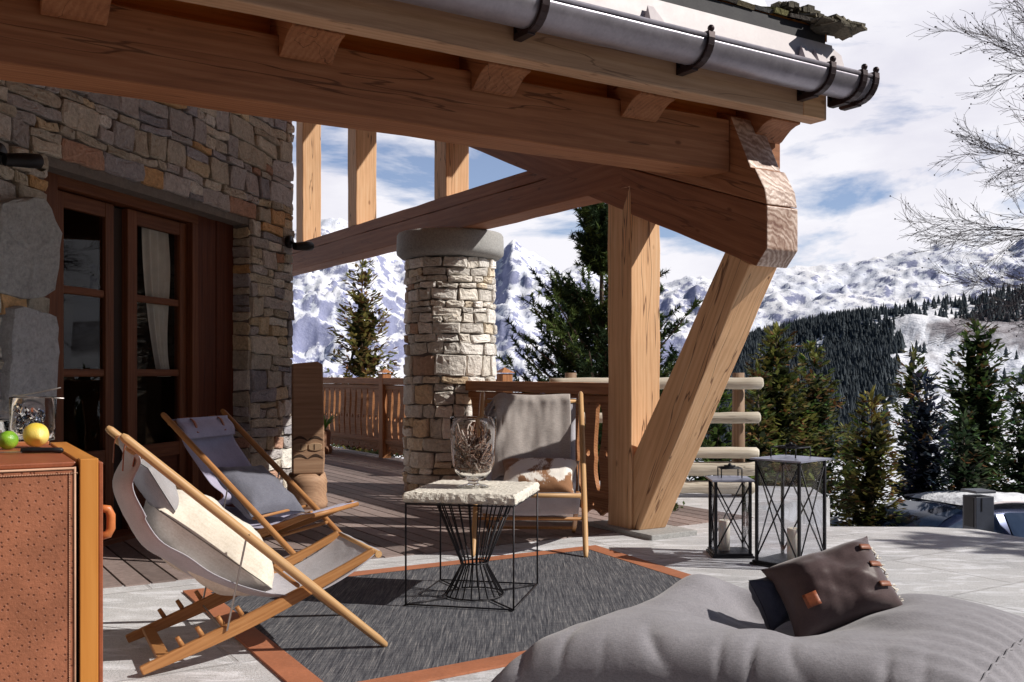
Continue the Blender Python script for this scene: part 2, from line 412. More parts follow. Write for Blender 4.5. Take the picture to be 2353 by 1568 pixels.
# a low band of clear sky just above the right hand ridge
ccol = wr(n2, [(.34, (14.4, 14.2, 15.9)), (.58, (17.4, 17.2, 18.2))])
mx = wn('Mix', data_type='RGBA'); wl_(wm('MULTIPLY', cover, north), mx.inputs[0]); 
tint = wn('Mix', data_type='RGBA', blend_type='MULTIPLY'); tint.inputs[0].default_value = 1; wl_(sky.outputs[0], tint.inputs[6]); tcol = wn('Mix', data_type='RGBA'); wl_(north, tcol.inputs[0]); tcol.inputs[6].default_value = (.85, .82, .82, 1); tcol.inputs[7].default_value = (1.9, 1.9, 2.1, 1); wl_(tcol.outputs[2], tint.inputs[7])
wl_(tint.outputs[2], mx.inputs[6]); wl_(ccol, mx.inputs[7])
bg = wn('Background'); bg.inputs[1].default_value = .055; wl_(mx.outputs[2], bg.inputs[0])
wo = wn('OutputWorld'); wl_(bg.outputs[0], wo.inputs[0])

# ------------------------------------------------------------------ terrain
def interp(tab, x):
    if x <= tab[0][0]: return tab[0][1]
    for (a, b), (c, d) in zip(tab, tab[1:]):
        if x <= c: return b + (d - b) * (x - a) / (c - a)
    return tab[-1][1]
def sstep(a, b, x):
    t = max(0, min(1, (x - a) / (b - a))); return t * t * (3 - 2 * t)
FARSKY = [(-1500, 500), (0, 520), (400, 500), (600, 540), (700, 528), (768, 505), (810, 522), (850, 556), (890, 575), (960, 640), (1100, 640), (1150, 598), (1178, 556), (1203, 580), (1252, 596), (1290, 612), (1340, 604), (1400, 640), (1515, 660), (1582, 650), (1660, 648), (1790, 622), (1850, 612), (1932, 606), (2003, 591), (2067, 578), (2125, 566), (2207, 558), (2270, 570), (2320, 574), (2353, 556), (2500, 535), (2800, 560), (3800, 500)]
HILLSKY = [(1300, 860), (1500, 850), (1640, 815), (1740, 775), (1838, 752), (1890, 737), (1947, 728), (2016, 716), (2054, 706), (2100, 696), (2244, 688), (2353, 672), (2600, 640), (3800, 600)]
NEAR = [(6.5, -1.9), (12, -2.15), (20, -2.4), (40, -4.2), (80, -8), (160, -17), (300, -32)]
def noise3(x, y, z, o=5): return noise.fractal(Vector((x, y, z)), .9, 2.1, o)
def height(px, r):
    tx = (px - CX) / F; X = r * tx; Y = r
    zn = interp(NEAR, r) if r <= 300 else -32 - (r - 300) * .17
    if r > 12: zn += noise3(X * .05, Y * .05, 0, 4) * .035 * min(r, 120) * .4
    # wooded hill, right of the terrace
    hy = interp(HILLSKY, px); k = sstep(1300, 1700, px)
    if k > 0:
        if r <= 760:
            t = max(0, (r - 300) / 460.0)
            yb = 1010 + (hy - 1010) * t
            zh = EYE + (HY - yb) / F * r
        else: zh = EYE + (HY - hy) / F * 760 - (r - 760) * .12
        if r > 300:
            zh += noise3(X * .012, Y * .012, 3, 5) * 9 * sstep(300, 500, r) * (1 - .7 * sstep(700, 800, r))
        w = sstep(200, 420, r) * k
        zn = zn * (1 - w) + max(zh, zn) * w if r > 760 else zn * (1 - w) + zh * w
    # far range
    if r > 1500:
        t = (r - 1500) / 3700.0
        k3 = min(1, max(0, t)) ** 5; sm_ = sum(interp(FARSKY, px + q) for q in (-160, -90, -40, 0, 40, 90, 160)) / 7; top = EYE + (HY - (interp(FARSKY, px) * k3 + (sm_ + 6) * (1 - k3))) / F * 5200
        base = -330
        if t <= 1: zf = base + (top - base) * (.22 * t + .78 * t ** 1.7)
        else: zf = top - (t - 1) * 1500
        rough = 1 if px < 1450 else max(.35, 1 - (px - 1450) / 500)
        am = (80 * rough + 20) * sstep(1600, 3000, r)
        rd = noise.ridged_multi_fractal(Vector((X * .0011, Y * .0011, 7.7)), .85, 2.1, 7, 1.0, 2.0)
        zf += (rd - 1.15) * am * (1.0 - .55 * sstep(.86, 1.0, t)) + noise3(X * .004, Y * .004, 2, 5) * 22
        zf += (noise.ridged_multi_fractal(Vector((X * .0036 + .3 * zf / 300, Y * .0036, 3.1)), .9, 2.1, 5, 1.0, 2.0) - 1.1) * (50 * rough + 16) * sstep(1600, 2600, r) * (1 - .5 * sstep(.9, 1., t))
        zf += (noise.ridged_multi_fractal(Vector((X * .012, Y * .012, 5.1)), .9, 2.1, 4, 1.0, 2.0) - 1.1) * (8 * rough + 4) * sstep(1600, 2600, r)
        w = sstep(1500, 2300, r); zn = zn * (1 - w) + zf * w if r < 2300 else zf
    return X, Y, zn

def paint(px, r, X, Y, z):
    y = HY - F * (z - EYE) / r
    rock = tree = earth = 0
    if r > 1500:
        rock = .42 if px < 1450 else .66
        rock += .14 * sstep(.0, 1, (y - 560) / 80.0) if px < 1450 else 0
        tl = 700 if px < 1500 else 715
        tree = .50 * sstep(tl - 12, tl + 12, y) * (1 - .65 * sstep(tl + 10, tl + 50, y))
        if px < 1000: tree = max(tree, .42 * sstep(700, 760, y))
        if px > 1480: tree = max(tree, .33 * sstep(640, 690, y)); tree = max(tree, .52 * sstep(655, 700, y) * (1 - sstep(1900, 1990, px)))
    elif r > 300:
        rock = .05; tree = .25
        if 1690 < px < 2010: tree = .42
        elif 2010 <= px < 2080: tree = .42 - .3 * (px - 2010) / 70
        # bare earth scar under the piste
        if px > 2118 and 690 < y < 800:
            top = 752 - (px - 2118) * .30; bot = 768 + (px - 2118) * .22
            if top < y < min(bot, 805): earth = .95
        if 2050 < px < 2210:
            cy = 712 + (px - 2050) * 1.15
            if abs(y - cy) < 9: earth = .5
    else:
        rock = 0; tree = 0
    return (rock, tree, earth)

def polar(name, pxs, rs, mat, smooth=True, col=True):
    b = MB(); vs = []; cs = []
    for r in rs:
        for px in pxs:
            X, Y, z = height(px, r); vs.append((X, Y, z)); cs.append(paint(px, r, X, Y, z))
    W_ = len(pxs); N_ = len(rs)
    if rs[0] > 1000:
        for j in range(N_):
            for i in range(W_):
                a_ = vs[j * W_ + max(i - 1, 0)]; c_ = vs[j * W_ + min(i + 1, W_ - 1)]; d_ = vs[max(j - 1, 0) * W_ + i]; e_ = vs[min(j + 1, N_ - 1) * W_ + i]
                gx = (c_[2] - a_[2]) / max(1, abs(c_[0] - a_[0])); gy = (e_[2] - d_[2]) / max(1, abs(e_[1] - d_[1])); sl_ = sqrt(gx * gx + gy * gy)
                k = j * W_ + i; cs[k] = (min(1, cs[k][0] * .45 + sl_ * .285), cs[k][1], cs[k][2])
    b.v = vs; b.c = cs
    b.f = [(j * W_ + i, j * W_ + i + 1, (j + 1) * W_ + i + 1, (j + 1) * W_ + i) for j in range(len(rs) - 1) for i in range(W_ - 1)]
    b.sm = [smooth] * len(b.f)
    return b.build(name, mat, fix=False)
def geo(a, b, n): return [a * (b / a) ** (i / n) for i in range(n + 1)]
pnear = [-1600 + i * 40 for i in range(130)]
o = polar('snow_ground', pnear, geo(6.5, 300, 90), M['snow']); tag(o, kind='structure')
phill = [-1600, -800, 0, 500, 1000, 1300] + [1320 + i * 7 for i in range(170)] + [2600, 2900, 3300, 3900]
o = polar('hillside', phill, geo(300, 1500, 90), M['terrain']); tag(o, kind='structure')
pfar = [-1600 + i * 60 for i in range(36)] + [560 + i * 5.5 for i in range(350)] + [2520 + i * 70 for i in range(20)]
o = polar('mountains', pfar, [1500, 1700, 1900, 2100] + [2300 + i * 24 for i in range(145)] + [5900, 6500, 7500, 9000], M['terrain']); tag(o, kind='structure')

# far wood on the hill: one mass
fb = MB(); rnd = R(5)
def fartree(b, x, y, z, h, w, rnd, base):
    for k in range(3):
        z0 = z + h * (.05 + .27 * k); z1 = z + h * (.52 + .24 * k); rr = w * (1 - .27 * k) * rnd.uniform(.85, 1.15)
        n = 8; a0 = rnd.uniform(0, 1); vs = [(x + rr * cos(2 * pi * i / n + a0) * rnd.uniform(.7, 1.15), y + rr * sin(2 * pi * i / n + a0), z0 + rnd.uniform(-.06, .04) * h) for i in range(n)] + [(x, y, z1)]
        s = rnd.uniform(.75, 1.25)
        b.add(vs, [(i, (i + 1) % n, n) for i in range(n)], (base[0] * s, base[1] * s, base[2] * s))
cnt = 0
while cnt < 6800:
    px = rnd.uniform(1600, 2420); r = 310 + 450 * rnd.random() ** .8
    dj = px + 60 * noise3(X * .03, Y * .03, 4, 3) if 0 else px; d = 1
    X, Y, z = height(px, r); y = HY - F * (z - EYE) / r
    ridge = r > 690 and px > 2010
    dj = px + 95 * noise3(X * .018, Y * .018, 4, 4); d = .95 if dj < 1990 else max(.0, .95 - (dj - 1990) / 90)
    if noise3(X * .02, Y * .02, 9, 3) < -.22: d *= .22
    if px > 2075 and not ridge: d = .012 if y > 800 else 0
    if ridge: d = .45 if px > 2250 else .18
    if 2100 < px and 700 < y < 800 and not ridge: d = 0
    if rnd.random() > d: cnt += 1 if d < .01 and rnd.random() < .02 else 0; continue
    fartree(fb, X, Y, z - .5, rnd.uniform(4.6, 9.6), rnd.uniform(1.5, 2.5), rnd, (.060, .075, .088)); cnt += 1
o = fb.build('forest', M['foliage'], fix=False); tag(o, 'dark mass of conifer forest covering the hill below the snowy ridge', 'forest', kind='stuff')

# ------------------------------------------------------------------ trees near the terrace
def rv(rnd, s=1): return Vector((rnd.uniform(-s, s), rnd.uniform(-s, s), rnd.uniform(-s, s)))
def conifer(name, base, H, Rd, seed, label, cat='fir tree', green=(.050, .075, .028), tip=(0.169, 0.176, 0.052), brown=.12, whorl=.17, start=.04, droop=.28, leaf=1.0, group=None, tops=1, dens=1.0, lean=0):
    rnd = R(seed); root = empty(name, base, label=label, cat=cat, group=group)
    tb = MB(); tb.tube([(0, 0, -.3), (lean * .5, 0, H * .5), (lean, 0, H * .97)], [.035 * H * .45, .02 * H * .45, .006], 7); tb.build('trunk', M['bark'], root)
    c = MB()
    def spray(p, d, L, col):
        d = d.normalized(); s = d.cross(Vector((0, 0, 1)));
        if s.length < .1: s = Vector((1, 0, 0))
        s.normalize(); s = (s + rv(rnd, .5)).normalized(); w = L * .21
        k = rnd.uniform(.7, 1.35); cc = tuple(x * k for x in col)
        # a flat needle spray: narrow kite with a side tooth
        c.add([p - s * w * .3, p + d * L * .45 - s * w, p + d * L, p + d * L * .55 + s * w, p + s * w * .3], [(0, 1, 2, 3, 4)], cc)
    z = H * start
    while z < H * .985:
        t = z / H; Lw = Rd * (1 - t) ** .72 * (1 if t > .12 else .75 + t * 2)
        nb = rnd.randint(10, 12) if t < .8 else 6
        a0 = rnd.uniform(0, 6.28)
        for k in range(nb):
            a = a0 + 2 * pi * k / nb + rnd.uniform(-.35, .35); L = Lw * rnd.choice((rnd.uniform(.5, .8), rnd.uniform(.8, 1.05), rnd.uniform(1.0, 1.28))) + .05
            if rnd.random() > dens: continue
            up = .55 * t - droop * (1 - t) + rnd.uniform(-.12, .12)
            d = Vector((cos(a), sin(a), up)); p0 = Vector((lean * t, 0, z + rnd.uniform(-.06, .06)))
            n = max(2, int(L / (.060 * leaf)))
            side = Vector((-sin(a), cos(a), 0))
            for i in range(1, n + 1):
                s = i / n; p = p0 + d * (L * s) + Vector((0, 0, (s * s) * .24 * L - .10 * L * sin(pi * s)))
                w = (1 - s) * .42 * L + .07
                f = s ** 2; col = tuple(g + (q - g) * f * rnd.uniform(.2, 1) for g, q in zip(green, tip))
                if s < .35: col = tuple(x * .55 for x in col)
                if rnd.random() < brown * (.4 + t * 1.2): col = (.17 * rnd.uniform(.7, 1.2), .085, .035)
                for sg in (-1, 1):
                    dd = (d * .75 + side * sg * rnd.uniform(.5, 1) + Vector((0, 0, rnd.uniform(-.35, .15)))).normalized()
                    wl = w * rnd.uniform(.6, 1.15); m = max(1, int(wl / (.085 * leaf)))
                    for q in range(m):
                        spray(p + dd * (wl * q / m) + rv(rnd, .012), dd + rv(rnd, .55), (.115 + .03 * rnd.random()) * leaf, col)
                if s > .3: spray(p, d + rv(rnd, .45), .13 * leaf, col)
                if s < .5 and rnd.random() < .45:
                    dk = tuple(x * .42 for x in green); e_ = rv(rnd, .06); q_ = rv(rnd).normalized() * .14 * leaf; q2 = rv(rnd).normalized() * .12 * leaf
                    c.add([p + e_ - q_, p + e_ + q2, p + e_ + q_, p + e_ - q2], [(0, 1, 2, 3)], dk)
            spray(p0 + d * L * .93, d + Vector((0, 0, .25)), .16 * leaf, tip)
        z += whorl * 1.12 * (1.15 - .45 * t) * rnd.uniform(.8, 1.2)
    for i in range(8): spray(Vector((lean, 0, H * .93 + i * H * .01)), Vector((rnd.uniform(-.6, .6), rnd.uniform(-.6, .6), 1)), .16, tip)
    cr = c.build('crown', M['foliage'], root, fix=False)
    return root

def pxy(px, Y, z=0.0): return ((px - CX) / F * Y, Y, z)
def ztop(y, Y): return EYE + (HY - y) / F * Y
def zg(px, Y): return height(px, Y)[2] - .1

def tree_at(name, px, Y, ytop, wpx, **k):
    z0 = zg(px, Y); H = ztop(ytop, Y) - z0
    return conifer(name, pxy(px, Y, z0), H, wpx / 2 / F * Y, **k)

tree_at('spruce_tree', 832, 24, 598, 250, seed=3, label='sparse spruce with rusty brown tips seen between the stone wall and the stone pillar', whorl=.24, brown=.30, tip=(0.26, 0.221, 0.065), green=(.13, .125, .04), dens=.9, leaf=1.4, droop=.1)
tree_at('fir_tree', 1785, 16, 752, 270, seed=4, label='broad fir with brown cones at its top, right behind the end of the log fence', brown=.13, tip=(0.221, 0.221, 0.058), green=(.06, .08, .026), whorl=.16, leaf=1.1, droop=.05)
tree_at('fir_tree', 1868, 17.5, 800, 210, seed=14, label='fir with an olive crown, right of the broad fir with the brown cones', brown=.13, tip=(0.195, 0.215, 0.058), whorl=.17, leaf=1.1, droop=.05)
tree_at('fir_tree', 1742, 15.2, 842, 120, seed=24, label='slim young fir just right of the leaning wooden strut', brown=.16, tip=(0.234, 0.234, 0.065), whorl=.17)
tree_at('fir_tree', 2003, 14.2, 905, 175, seed=5, label='small yellowish green fir in front, left of the dark blue spruce', brown=.10, tip=(0.247, 0.221, 0.058), green=(.065, .07, .024), whorl=.13)
tree_at('spruce_tree', 2128, 15.5, 868, 185, seed=6, label='dark blue spruce standing behind the parked car', cat='spruce tree', green=(.016, .024, .045), tip=(0.045, 0.06, 0.095), brown=.02, whorl=.17, droop=.38)
tree_at('fir_tree', 2100, 20, 800, 170, seed=16, label='tall thin fir with a bare tip behind the dark blue spruce', brown=.18, whorl=.2, dens=.85, leaf=1.2)
tree_at('fir_tree', 2246, 17.5, 745, 300, seed=7, label='tall dark green fir with a ragged top above the parked car', green=(.030, .055, .022), tip=(0.111, 0.163, 0.046), brown=.10, whorl=.18, dens=.95, leaf=1.2, droop=.12)
tree_at('fir_tree', 2362, 16, 850, 210, seed=8, label='dark fir cut by the right edge of the photo', green=(.022, .04, .02), tip=(0.078, 0.117, 0.046), brown=.06, whorl=.18)
tree_at('fir_tree', 1650, 13.6, 905, 190, seed=9, label='low bright green fir behind the log fence', green=(.06, .10, .025), tip=(0.169, 0.247, 0.065), brown=.05, whorl=.14, leaf=1.1)
tree_at('fir_tree', 1950, 22, 980, 120, seed=19, label='small fir on the snow behind the yellowish green fir', brown=.15, whorl=.22)
tree_at('fir_tree', 2215, 14.6, 960, 160, seed=29, label='low dark fir right behind the roof of the parked car', green=(.02, .035, .022), tip=(0.065, 0.104, 0.046), brown=.04, whorl=.16)

def pine(name, base, H, seed, label, spread, low=.12):
    rnd = R(seed); root = empty(name, base, label=label, cat='pine tree')
    tb = MB(); tb.tube([(0, 0, -.3), (.02, 0, H * .4), (-.01, 0, H * .8), (0, 0, H)], [.10, .075, .03, .008], 8, col=None)
    c = MB(); G = (.028, .050, .022); T = (.085, .125, .035)
    def tuft(p, d, L, col, w=.12):
        d = d.normalized(); n = int(max(20, L / .0052))
        for i in range(n):
            s = rnd.random(); q = p + d * L * s
            nd = (d * rnd.uniform(.35, 1.0) + rv(rnd, 1.0).normalized() * .85).normalized(); ln = w * .8 * rnd.uniform(.6, 1.1)
            sd = nd.cross(rv(rnd)).normalized() * .011; k = rnd.uniform(.6, 1.5)
            c.add([q - sd, q + nd * ln, q + sd], [(0, 1, 2)], tuple(x * k for x in col))
    z = H * low
    while z < H * .99:
        t = z / H
        gap = .74 < t < .83
        L0 = spread * (1 - t) ** .80 * (1 if t > .25 else .9)
        if t > .83: L0 = .22
        nb = 8 if t < .83 else 5
        if not gap:
            a0 = rnd.uniform(0, 6)
            for k in range(nb):
                a = a0 + 2 * pi * k / nb + rnd.uniform(-.4, .4); L = L0 * rnd.uniform(.6, 1.15)
                pts = []; up = rnd.uniform(.15, .45)
                for i in range(6):
                    s = i / 5; pts.append(Vector((cos(a) * L * s, sin(a) * L * s, z + up * L * s + .35 * L * s * s)))
                tb.tube(pts, [.022 * (1 - s / 6) + .004 for s in range(6)], 5, cap=False)
                for i in range(1, 6):
                    for q in range(4 if i < 5 else 2):
                        aa = a + rnd.uniform(-1.2, 1.2); dd = Vector((cos(aa), sin(aa), rnd.uniform(.35, 1.5)))
                        ln = rnd.uniform(.14, .30); col = T if rnd.random() < .42 else G
                        tuft(pts[i] + rv(rnd, .07), dd, ln, col)
        z += (.20 if t < .7 else .15) * rnd.uniform(.8, 1.2)
    for i in range(5): tuft(Vector((0, 0, H * (.86 + .03 * i))), Vector((0, 0, 1)), .18, G)
    tb.build('trunk', M['bark'], root, fix=False); c.build('crown', M['foliage'], root, fix=False)
Yp = 13.5
pine('pine_tree', pxy(1384, Yp, zg(1384, Yp)), ztop(478, Yp) - zg(1384, Yp), 11, 'bushy mountain pine with upright tufts rising behind the square wooden post', 2.25)

def bare_tree(name, base, seed, label, limbs):
    rnd = R(seed); root = empty(name, base, label=label, cat='bare tree')
    b = MB(); tw = MB()
    def twig(p, d, L, r, depth):
        pts = [p.copy()]; rr = [r]; n = 6
        for i in range(n):
            d = (d + rv(rnd, .16) + Vector((0, 0, .015))).normalized(); p = p + d * L / n; pts.append(p.copy()); rr.append(max(.0022, r * (1 - .75 * (i + 1) / n)))
        (b if r > .008 else tw).tube(pts, rr, 5 if r > .008 else 3, cap=False)
        if depth > 0:
            for i in range(1, n + 1):
                m = 2 if depth > 1 else 1
                for _ in range(m):
                    dd = (d + rv(rnd, .95)).normalized(); dd = (dd + (pts[i] - pts[i - 1]).normalized() * .7).normalized()
                    twig(pts[i], dd, L * rnd.uniform(.32, .55), max(.0024, rr[i] * .55), depth - 1)
        elif rnd.random() < .10:
            tw.ball(p, .012, 5, 3)
    b.tube([(0, 0, -.3), (.05, 0, 2.4), (.0, .1, 6.0), (.1, 0, 11)], [.15, .12, .09, .03], 9)
    for z, d, L, r in limbs: twig(Vector((.03, .03, z * 1.354 - .7)), Vector(d).normalized(), L * (.80 if z > 4.8 or z < 4 else .95), r * 1.2, 3)
    b.build('trunk', M['birchbark'], root, fix=False); tw.build('twigs', M['birchbark'], root, fix=False)
# trunk stands beyond the right edge, limbs reach into the picture
bx = 8.45; by = 13.0; bz = -2.5
limbs = [(6.6, (-.55, -.05, .55), 2.4, .022), (5.9, (-.9, .1, .35), 2.3, .020), (5.2, (-.95, -.1, .15), 2.2, .020), (4.6, (-.95, .1, .12), 2.3, .020), (7.6, (-.6, .1, .8), 2.3, .018), (4.05, (-1, 0, -.02), 1.8, .015), (8.2, (-.9, .1, .45), 2.0, .014), (3.6, (-.9, .2, .0), 1.3, .012), (6.0, (-.9, .3, .5), 2.2, .016), (4.9, (-.9, -.3, .25), 2.1, .016), (7.0, (-.85, -.2, .2), 2.1, .016), (6.2, (.9, .2, .4), 2, .02), (5.3, (.2, .9, .4), 2, .02), (7.2, (.1, -.9, .5), 1.8, .02)]
bare_tree('birch_tree', (bx, by, bz), 21, 'leafless birch with fine dark twigs reaching in at the right edge', limbs)
# trees standing right of the view: they shade the right part of the terrace
conifer('fir_tree', (9.3, 5.3, -2.0), 7.1, 1.6, 31, 'fir standing beyond the right end of the terrace, outside the picture', whorl=.34, leaf=2)
conifer('fir_tree', (10.9, 5.6, -2.0), 7.6, 1.6, 32, 'taller fir beyond the first one right of the terrace, outside the picture', whorl=.36, leaf=2)
# ------------------------------------------------------------------ ground of the terrace
UA = atan2(.533, .846)
P0 = Vector((.848, 7.03, 0))
U = Vector((cos(UA), sin(UA), 0)); V = Vector((-sin(UA), cos(UA), 0))
def uvw(u, v, z=0): return P0 + U * u + V * v + Vector((0, 0, z))
MU = Matrix.Translation(P0) @ Matrix.Rotation(UA, 4, 'Z')

b = MB()
poly = [(-9, -3), (5.2, -3), (5.0, 4.6), (4.4, 5.6), (3.62, 6.75), (3.42, 7.25), (3.1, 7.36), (2.28, 7.38), (2.16, 7.62), (2.10, 8.55), (2.9, 9.0), (3.0, 9.9), (-2.2, 11.4), (-9, 11.4)]
b.f = [tuple(range(len(poly)))[::1]]; b.v = [(x, y, 0) for x, y in poly]; b.sm = [False]
n = len(poly)
b.add([(x, y, 0) for x, y in poly] + [(x, y, -.12) for x, y in poly] + [(x * 1.0 + .0, y + .0, -2.3) for x, y in poly], [(i, i + n, (i + 1) % n + n, (i + 1) % n) for i in range(n)] + [(i + n, i + 2 * n, (i + 1) % n + 2 * n, (i + 1) % n + n) for i in range(n)])
o = b.build('terrace_paving', M['paving']); tag(o, kind='structure')
# wooden deck: boards run away from the camera
b = MB(); rnd = R(2); u = -8.4
while u < 1.26:
    k = rnd.uniform(.7, 1.2); base = (.25 * k, .195 * k, .18 * k)
    v0 = .10 + rnd.uniform(-.012, .012); cuts = [v0, rnd.uniform(2.2, 4.2), rnd.uniform(5.6, 7.4), 11.5]
    for a, c in zip(cuts, cuts[1:]):
        k2 = rnd.uniform(.85, 1.15)
        b.box((u + .064, (a + c) / 2, -.001), (.128, c - a - .004, .016), col=tuple(x * k2 for x in base))
    u += .139
b.box((-3.5, 5.8, -.0005), (9.6, 11.3, .003), None, (.02, .016, .014)); o = b.build('wooden_deck', M['deckwood'], m=MU, bevel=.003, seg=1); tag(o, kind='structure')  # dark sheet under the boards paints the shade in their gaps

b = MB(); rnd = R(12); x = -8.9  # unseen dark boards behind the camera, added to cut light bounced off the ground
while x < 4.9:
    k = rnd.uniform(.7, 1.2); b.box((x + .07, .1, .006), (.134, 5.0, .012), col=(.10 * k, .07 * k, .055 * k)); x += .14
o = b.build('bounce_cut_deck', M['deckwood']); tag(o, kind='structure')
# snow heaped beyond the terrace edge
b = MB()
def heap(cx, cy, rx, ry, h, z0, seed):
    b.grid(lambda a, c: Vector((cx + rx * c * cos(2 * pi * a), cy + ry * c * sin(2 * pi * a), z0 + h * max(0, (1 - c * c)) * (1 + .6 * noise.noise(Vector((cos(2 * pi * a) * c * 2 + seed, sin(2 * pi * a) * c * 2, seed))))), ), 36, 10)
heap(3.2, 9.4, 1.5, .8, 1.35, -1.95, 3); heap(2.6, 8.9, .9, .6, 1.55, -1.95, 5); heap(5.6, 16.0, 1.6, 1.2, 1.0, -2.4, 8); heap(3.9, 10.5, 1.2, .7, .9, -2.0, 9)
o = b.build('snow_bank', M['snow'], fix=False); tag(o, kind='structure')

# ------------------------------------------------------------------ chalet
def mat_endgrain():  # end grain with the brightness of its sunlit side put into the colour
    t = NT('sunlit_end_grain'); wv = t.n('TexWave'); wv.wave_type = 'RINGS'; wv.rings_direction = 'X'
    t.l(t.coord('Object', (.3, 1, 1), off=None), wv.inputs['Vector']); wv.inputs['Scale'].default_value = 9; wv.inputs['Distortion'].default_value = 9; wv.inputs['Detail'].default_value = 3; wv.inputs['Detail Scale'].default_value = 1.5
    n = t.noise(t.coord('Object'), 5, 5, .65); f = t.noise(t.coord('Object'), 70, 3, .6)
    c = t.ramp(t.math('MULTIPLY_ADD', wv.outputs['Fac'], .16, t.math('MULTIPLY_ADD', n, .75, t.math('MULTIPLY', f, .2))), [(.36, (.20, .10, .07)), (.52, (.40, .27, .21)), (.68, (.68, .54, .46))])
    return t.fin(c, .42, t.bump(wv.outputs['Fac'], .3, .004), spec=.5)
M['endgrain'] = mat_endgrain()
chalet = empty('chalet', P0, UA, label='timber and rubble stone mountain chalet with deep eaves, zinc gutter and open gable truss', cat='house')
# square post, strut, rafter and gable timbers lie in the truss plane u = 0 .. 0.27
def ctim(name, mat, a, c, w, h, **k): return timber(name, mat, chalet, a, c, w, h, **k)
ctim('post', M['post'], (.135, .135, .03), (.135, .135, 2.49), .27, .27, up=(0, 1, 0))
b = MB(); b.box((.155, .08, .016), (.42, .74, .04)); b.build('post_base', M['granite'], chalet, bevel=.006)
# leaning strut
b = MB()
def vz(poly, u0, u1, ang=0, org=(0, 0)):
    """polygon in (v, z) -> prism whose x axis follows the grain direction"""
    ca, sa = cos(ang), sin(ang); q = [((v - org[0]) * ca + (z - org[1]) * sa, -(v - org[0]) * sa + (z - org[1]) * ca) for v, z in poly]
    m = Matrix.Translation((0, org[0], org[1])) @ Matrix(((0, -1, 0, 0), (ca, 0, -sa, 0), (sa, 0, ca, 0), (0, 0, 0, 1)))
    return q, m
def vprism(name, mat, poly, u0, u1, ang, org, bevel=.008, sub=0, jag=0, end=False):
    rnd = R(len(poly) * 7 + int(u0 * 100)); pts = []
    for i, (v, z) in enumerate(poly):
        v2, z2 = poly[(i + 1) % len(poly)]; L = sqrt((v2 - v) ** 2 + (z2 - z) ** 2); k = max(1, int(L / .25)) if jag else 1
        for j in range(k):
            t = j / k; e = jag if j else 0
            pts.append((v + (v2 - v) * t + rnd.uniform(-e, e), z + (z2 - z) * t + rnd.uniform(-e, e)))
    q, m = vz(pts, u0, u1, ang, org); bb = MB(); bb.prism(q, -u1, -u0)
    o = bb.build(name, mat, chalet, m, bevel=bevel)
    if end:
        o.data.materials.append(M['endgrain']); m3 = m.to_3x3()
        for p in o.data.polygons:
            if (m3 @ p.normal).y < -.6: p.material_index = 1
    return o
sa = atan2(1.72, -.86)
vprism('strut', M['post'], [(-.03, .035), (-.072, .035), (-1.135, 1.82), (-.93, 1.93), (-.004, .55), (-.004, .035)], .012, .262, sa, (0, 0), jag=.004)
ra = math.atan(.4)
# big rafter with its chamfered foot
RL = lambda v: 1.80 + .4 * (v + 1.2)
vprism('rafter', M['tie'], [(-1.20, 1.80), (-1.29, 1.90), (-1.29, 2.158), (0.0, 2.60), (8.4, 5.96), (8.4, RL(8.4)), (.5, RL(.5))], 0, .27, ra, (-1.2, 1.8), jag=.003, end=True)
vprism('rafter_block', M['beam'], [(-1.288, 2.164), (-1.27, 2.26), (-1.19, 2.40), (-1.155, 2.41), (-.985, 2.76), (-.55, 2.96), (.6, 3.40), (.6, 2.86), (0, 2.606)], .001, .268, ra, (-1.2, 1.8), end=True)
# pillow block with ogee end just outside, right of the rafter block
if 0: vprism('corbel', M['beam'], [(-1.19, 2.44), (-1.26, 2.50), (-1.24, 2.56), (-1.33, 2.62), (-1.31, 2.70), (-1.24, 2.735), (-.7, 2.86), (-.7, 2.5)], .272, .46, ra, (-1.2, 2.4))
# tie beam (two stacked timbers)
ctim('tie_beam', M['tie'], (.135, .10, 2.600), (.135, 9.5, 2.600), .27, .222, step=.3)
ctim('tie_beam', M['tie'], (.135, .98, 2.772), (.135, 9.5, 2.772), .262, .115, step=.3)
for v in (2.78, 4.92, 6.64):
    ctim('upright', M['post'], (.135, v + .125, 2.83), (.135, v + .125, RL(v + .1) + .1), .25, .25, up=(0, 1, 0))
if 0: b = MB(); b.tube([(-.02, 3.06, 2.44), (-.02, 3.06, 4.0)], .016, 8); b.tube([(-.02, 3.06, 3.02), (-.02, 3.06, 3.08)], .028, 8); b.build('cable_duct', M['black'], chalet)
# main eaves beam
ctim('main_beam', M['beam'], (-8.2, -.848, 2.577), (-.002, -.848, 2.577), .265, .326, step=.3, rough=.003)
ctim('main_beam', M['beam'], (.272, -.848, 2.60), (.46, -.848, 2.60), .25, .24)
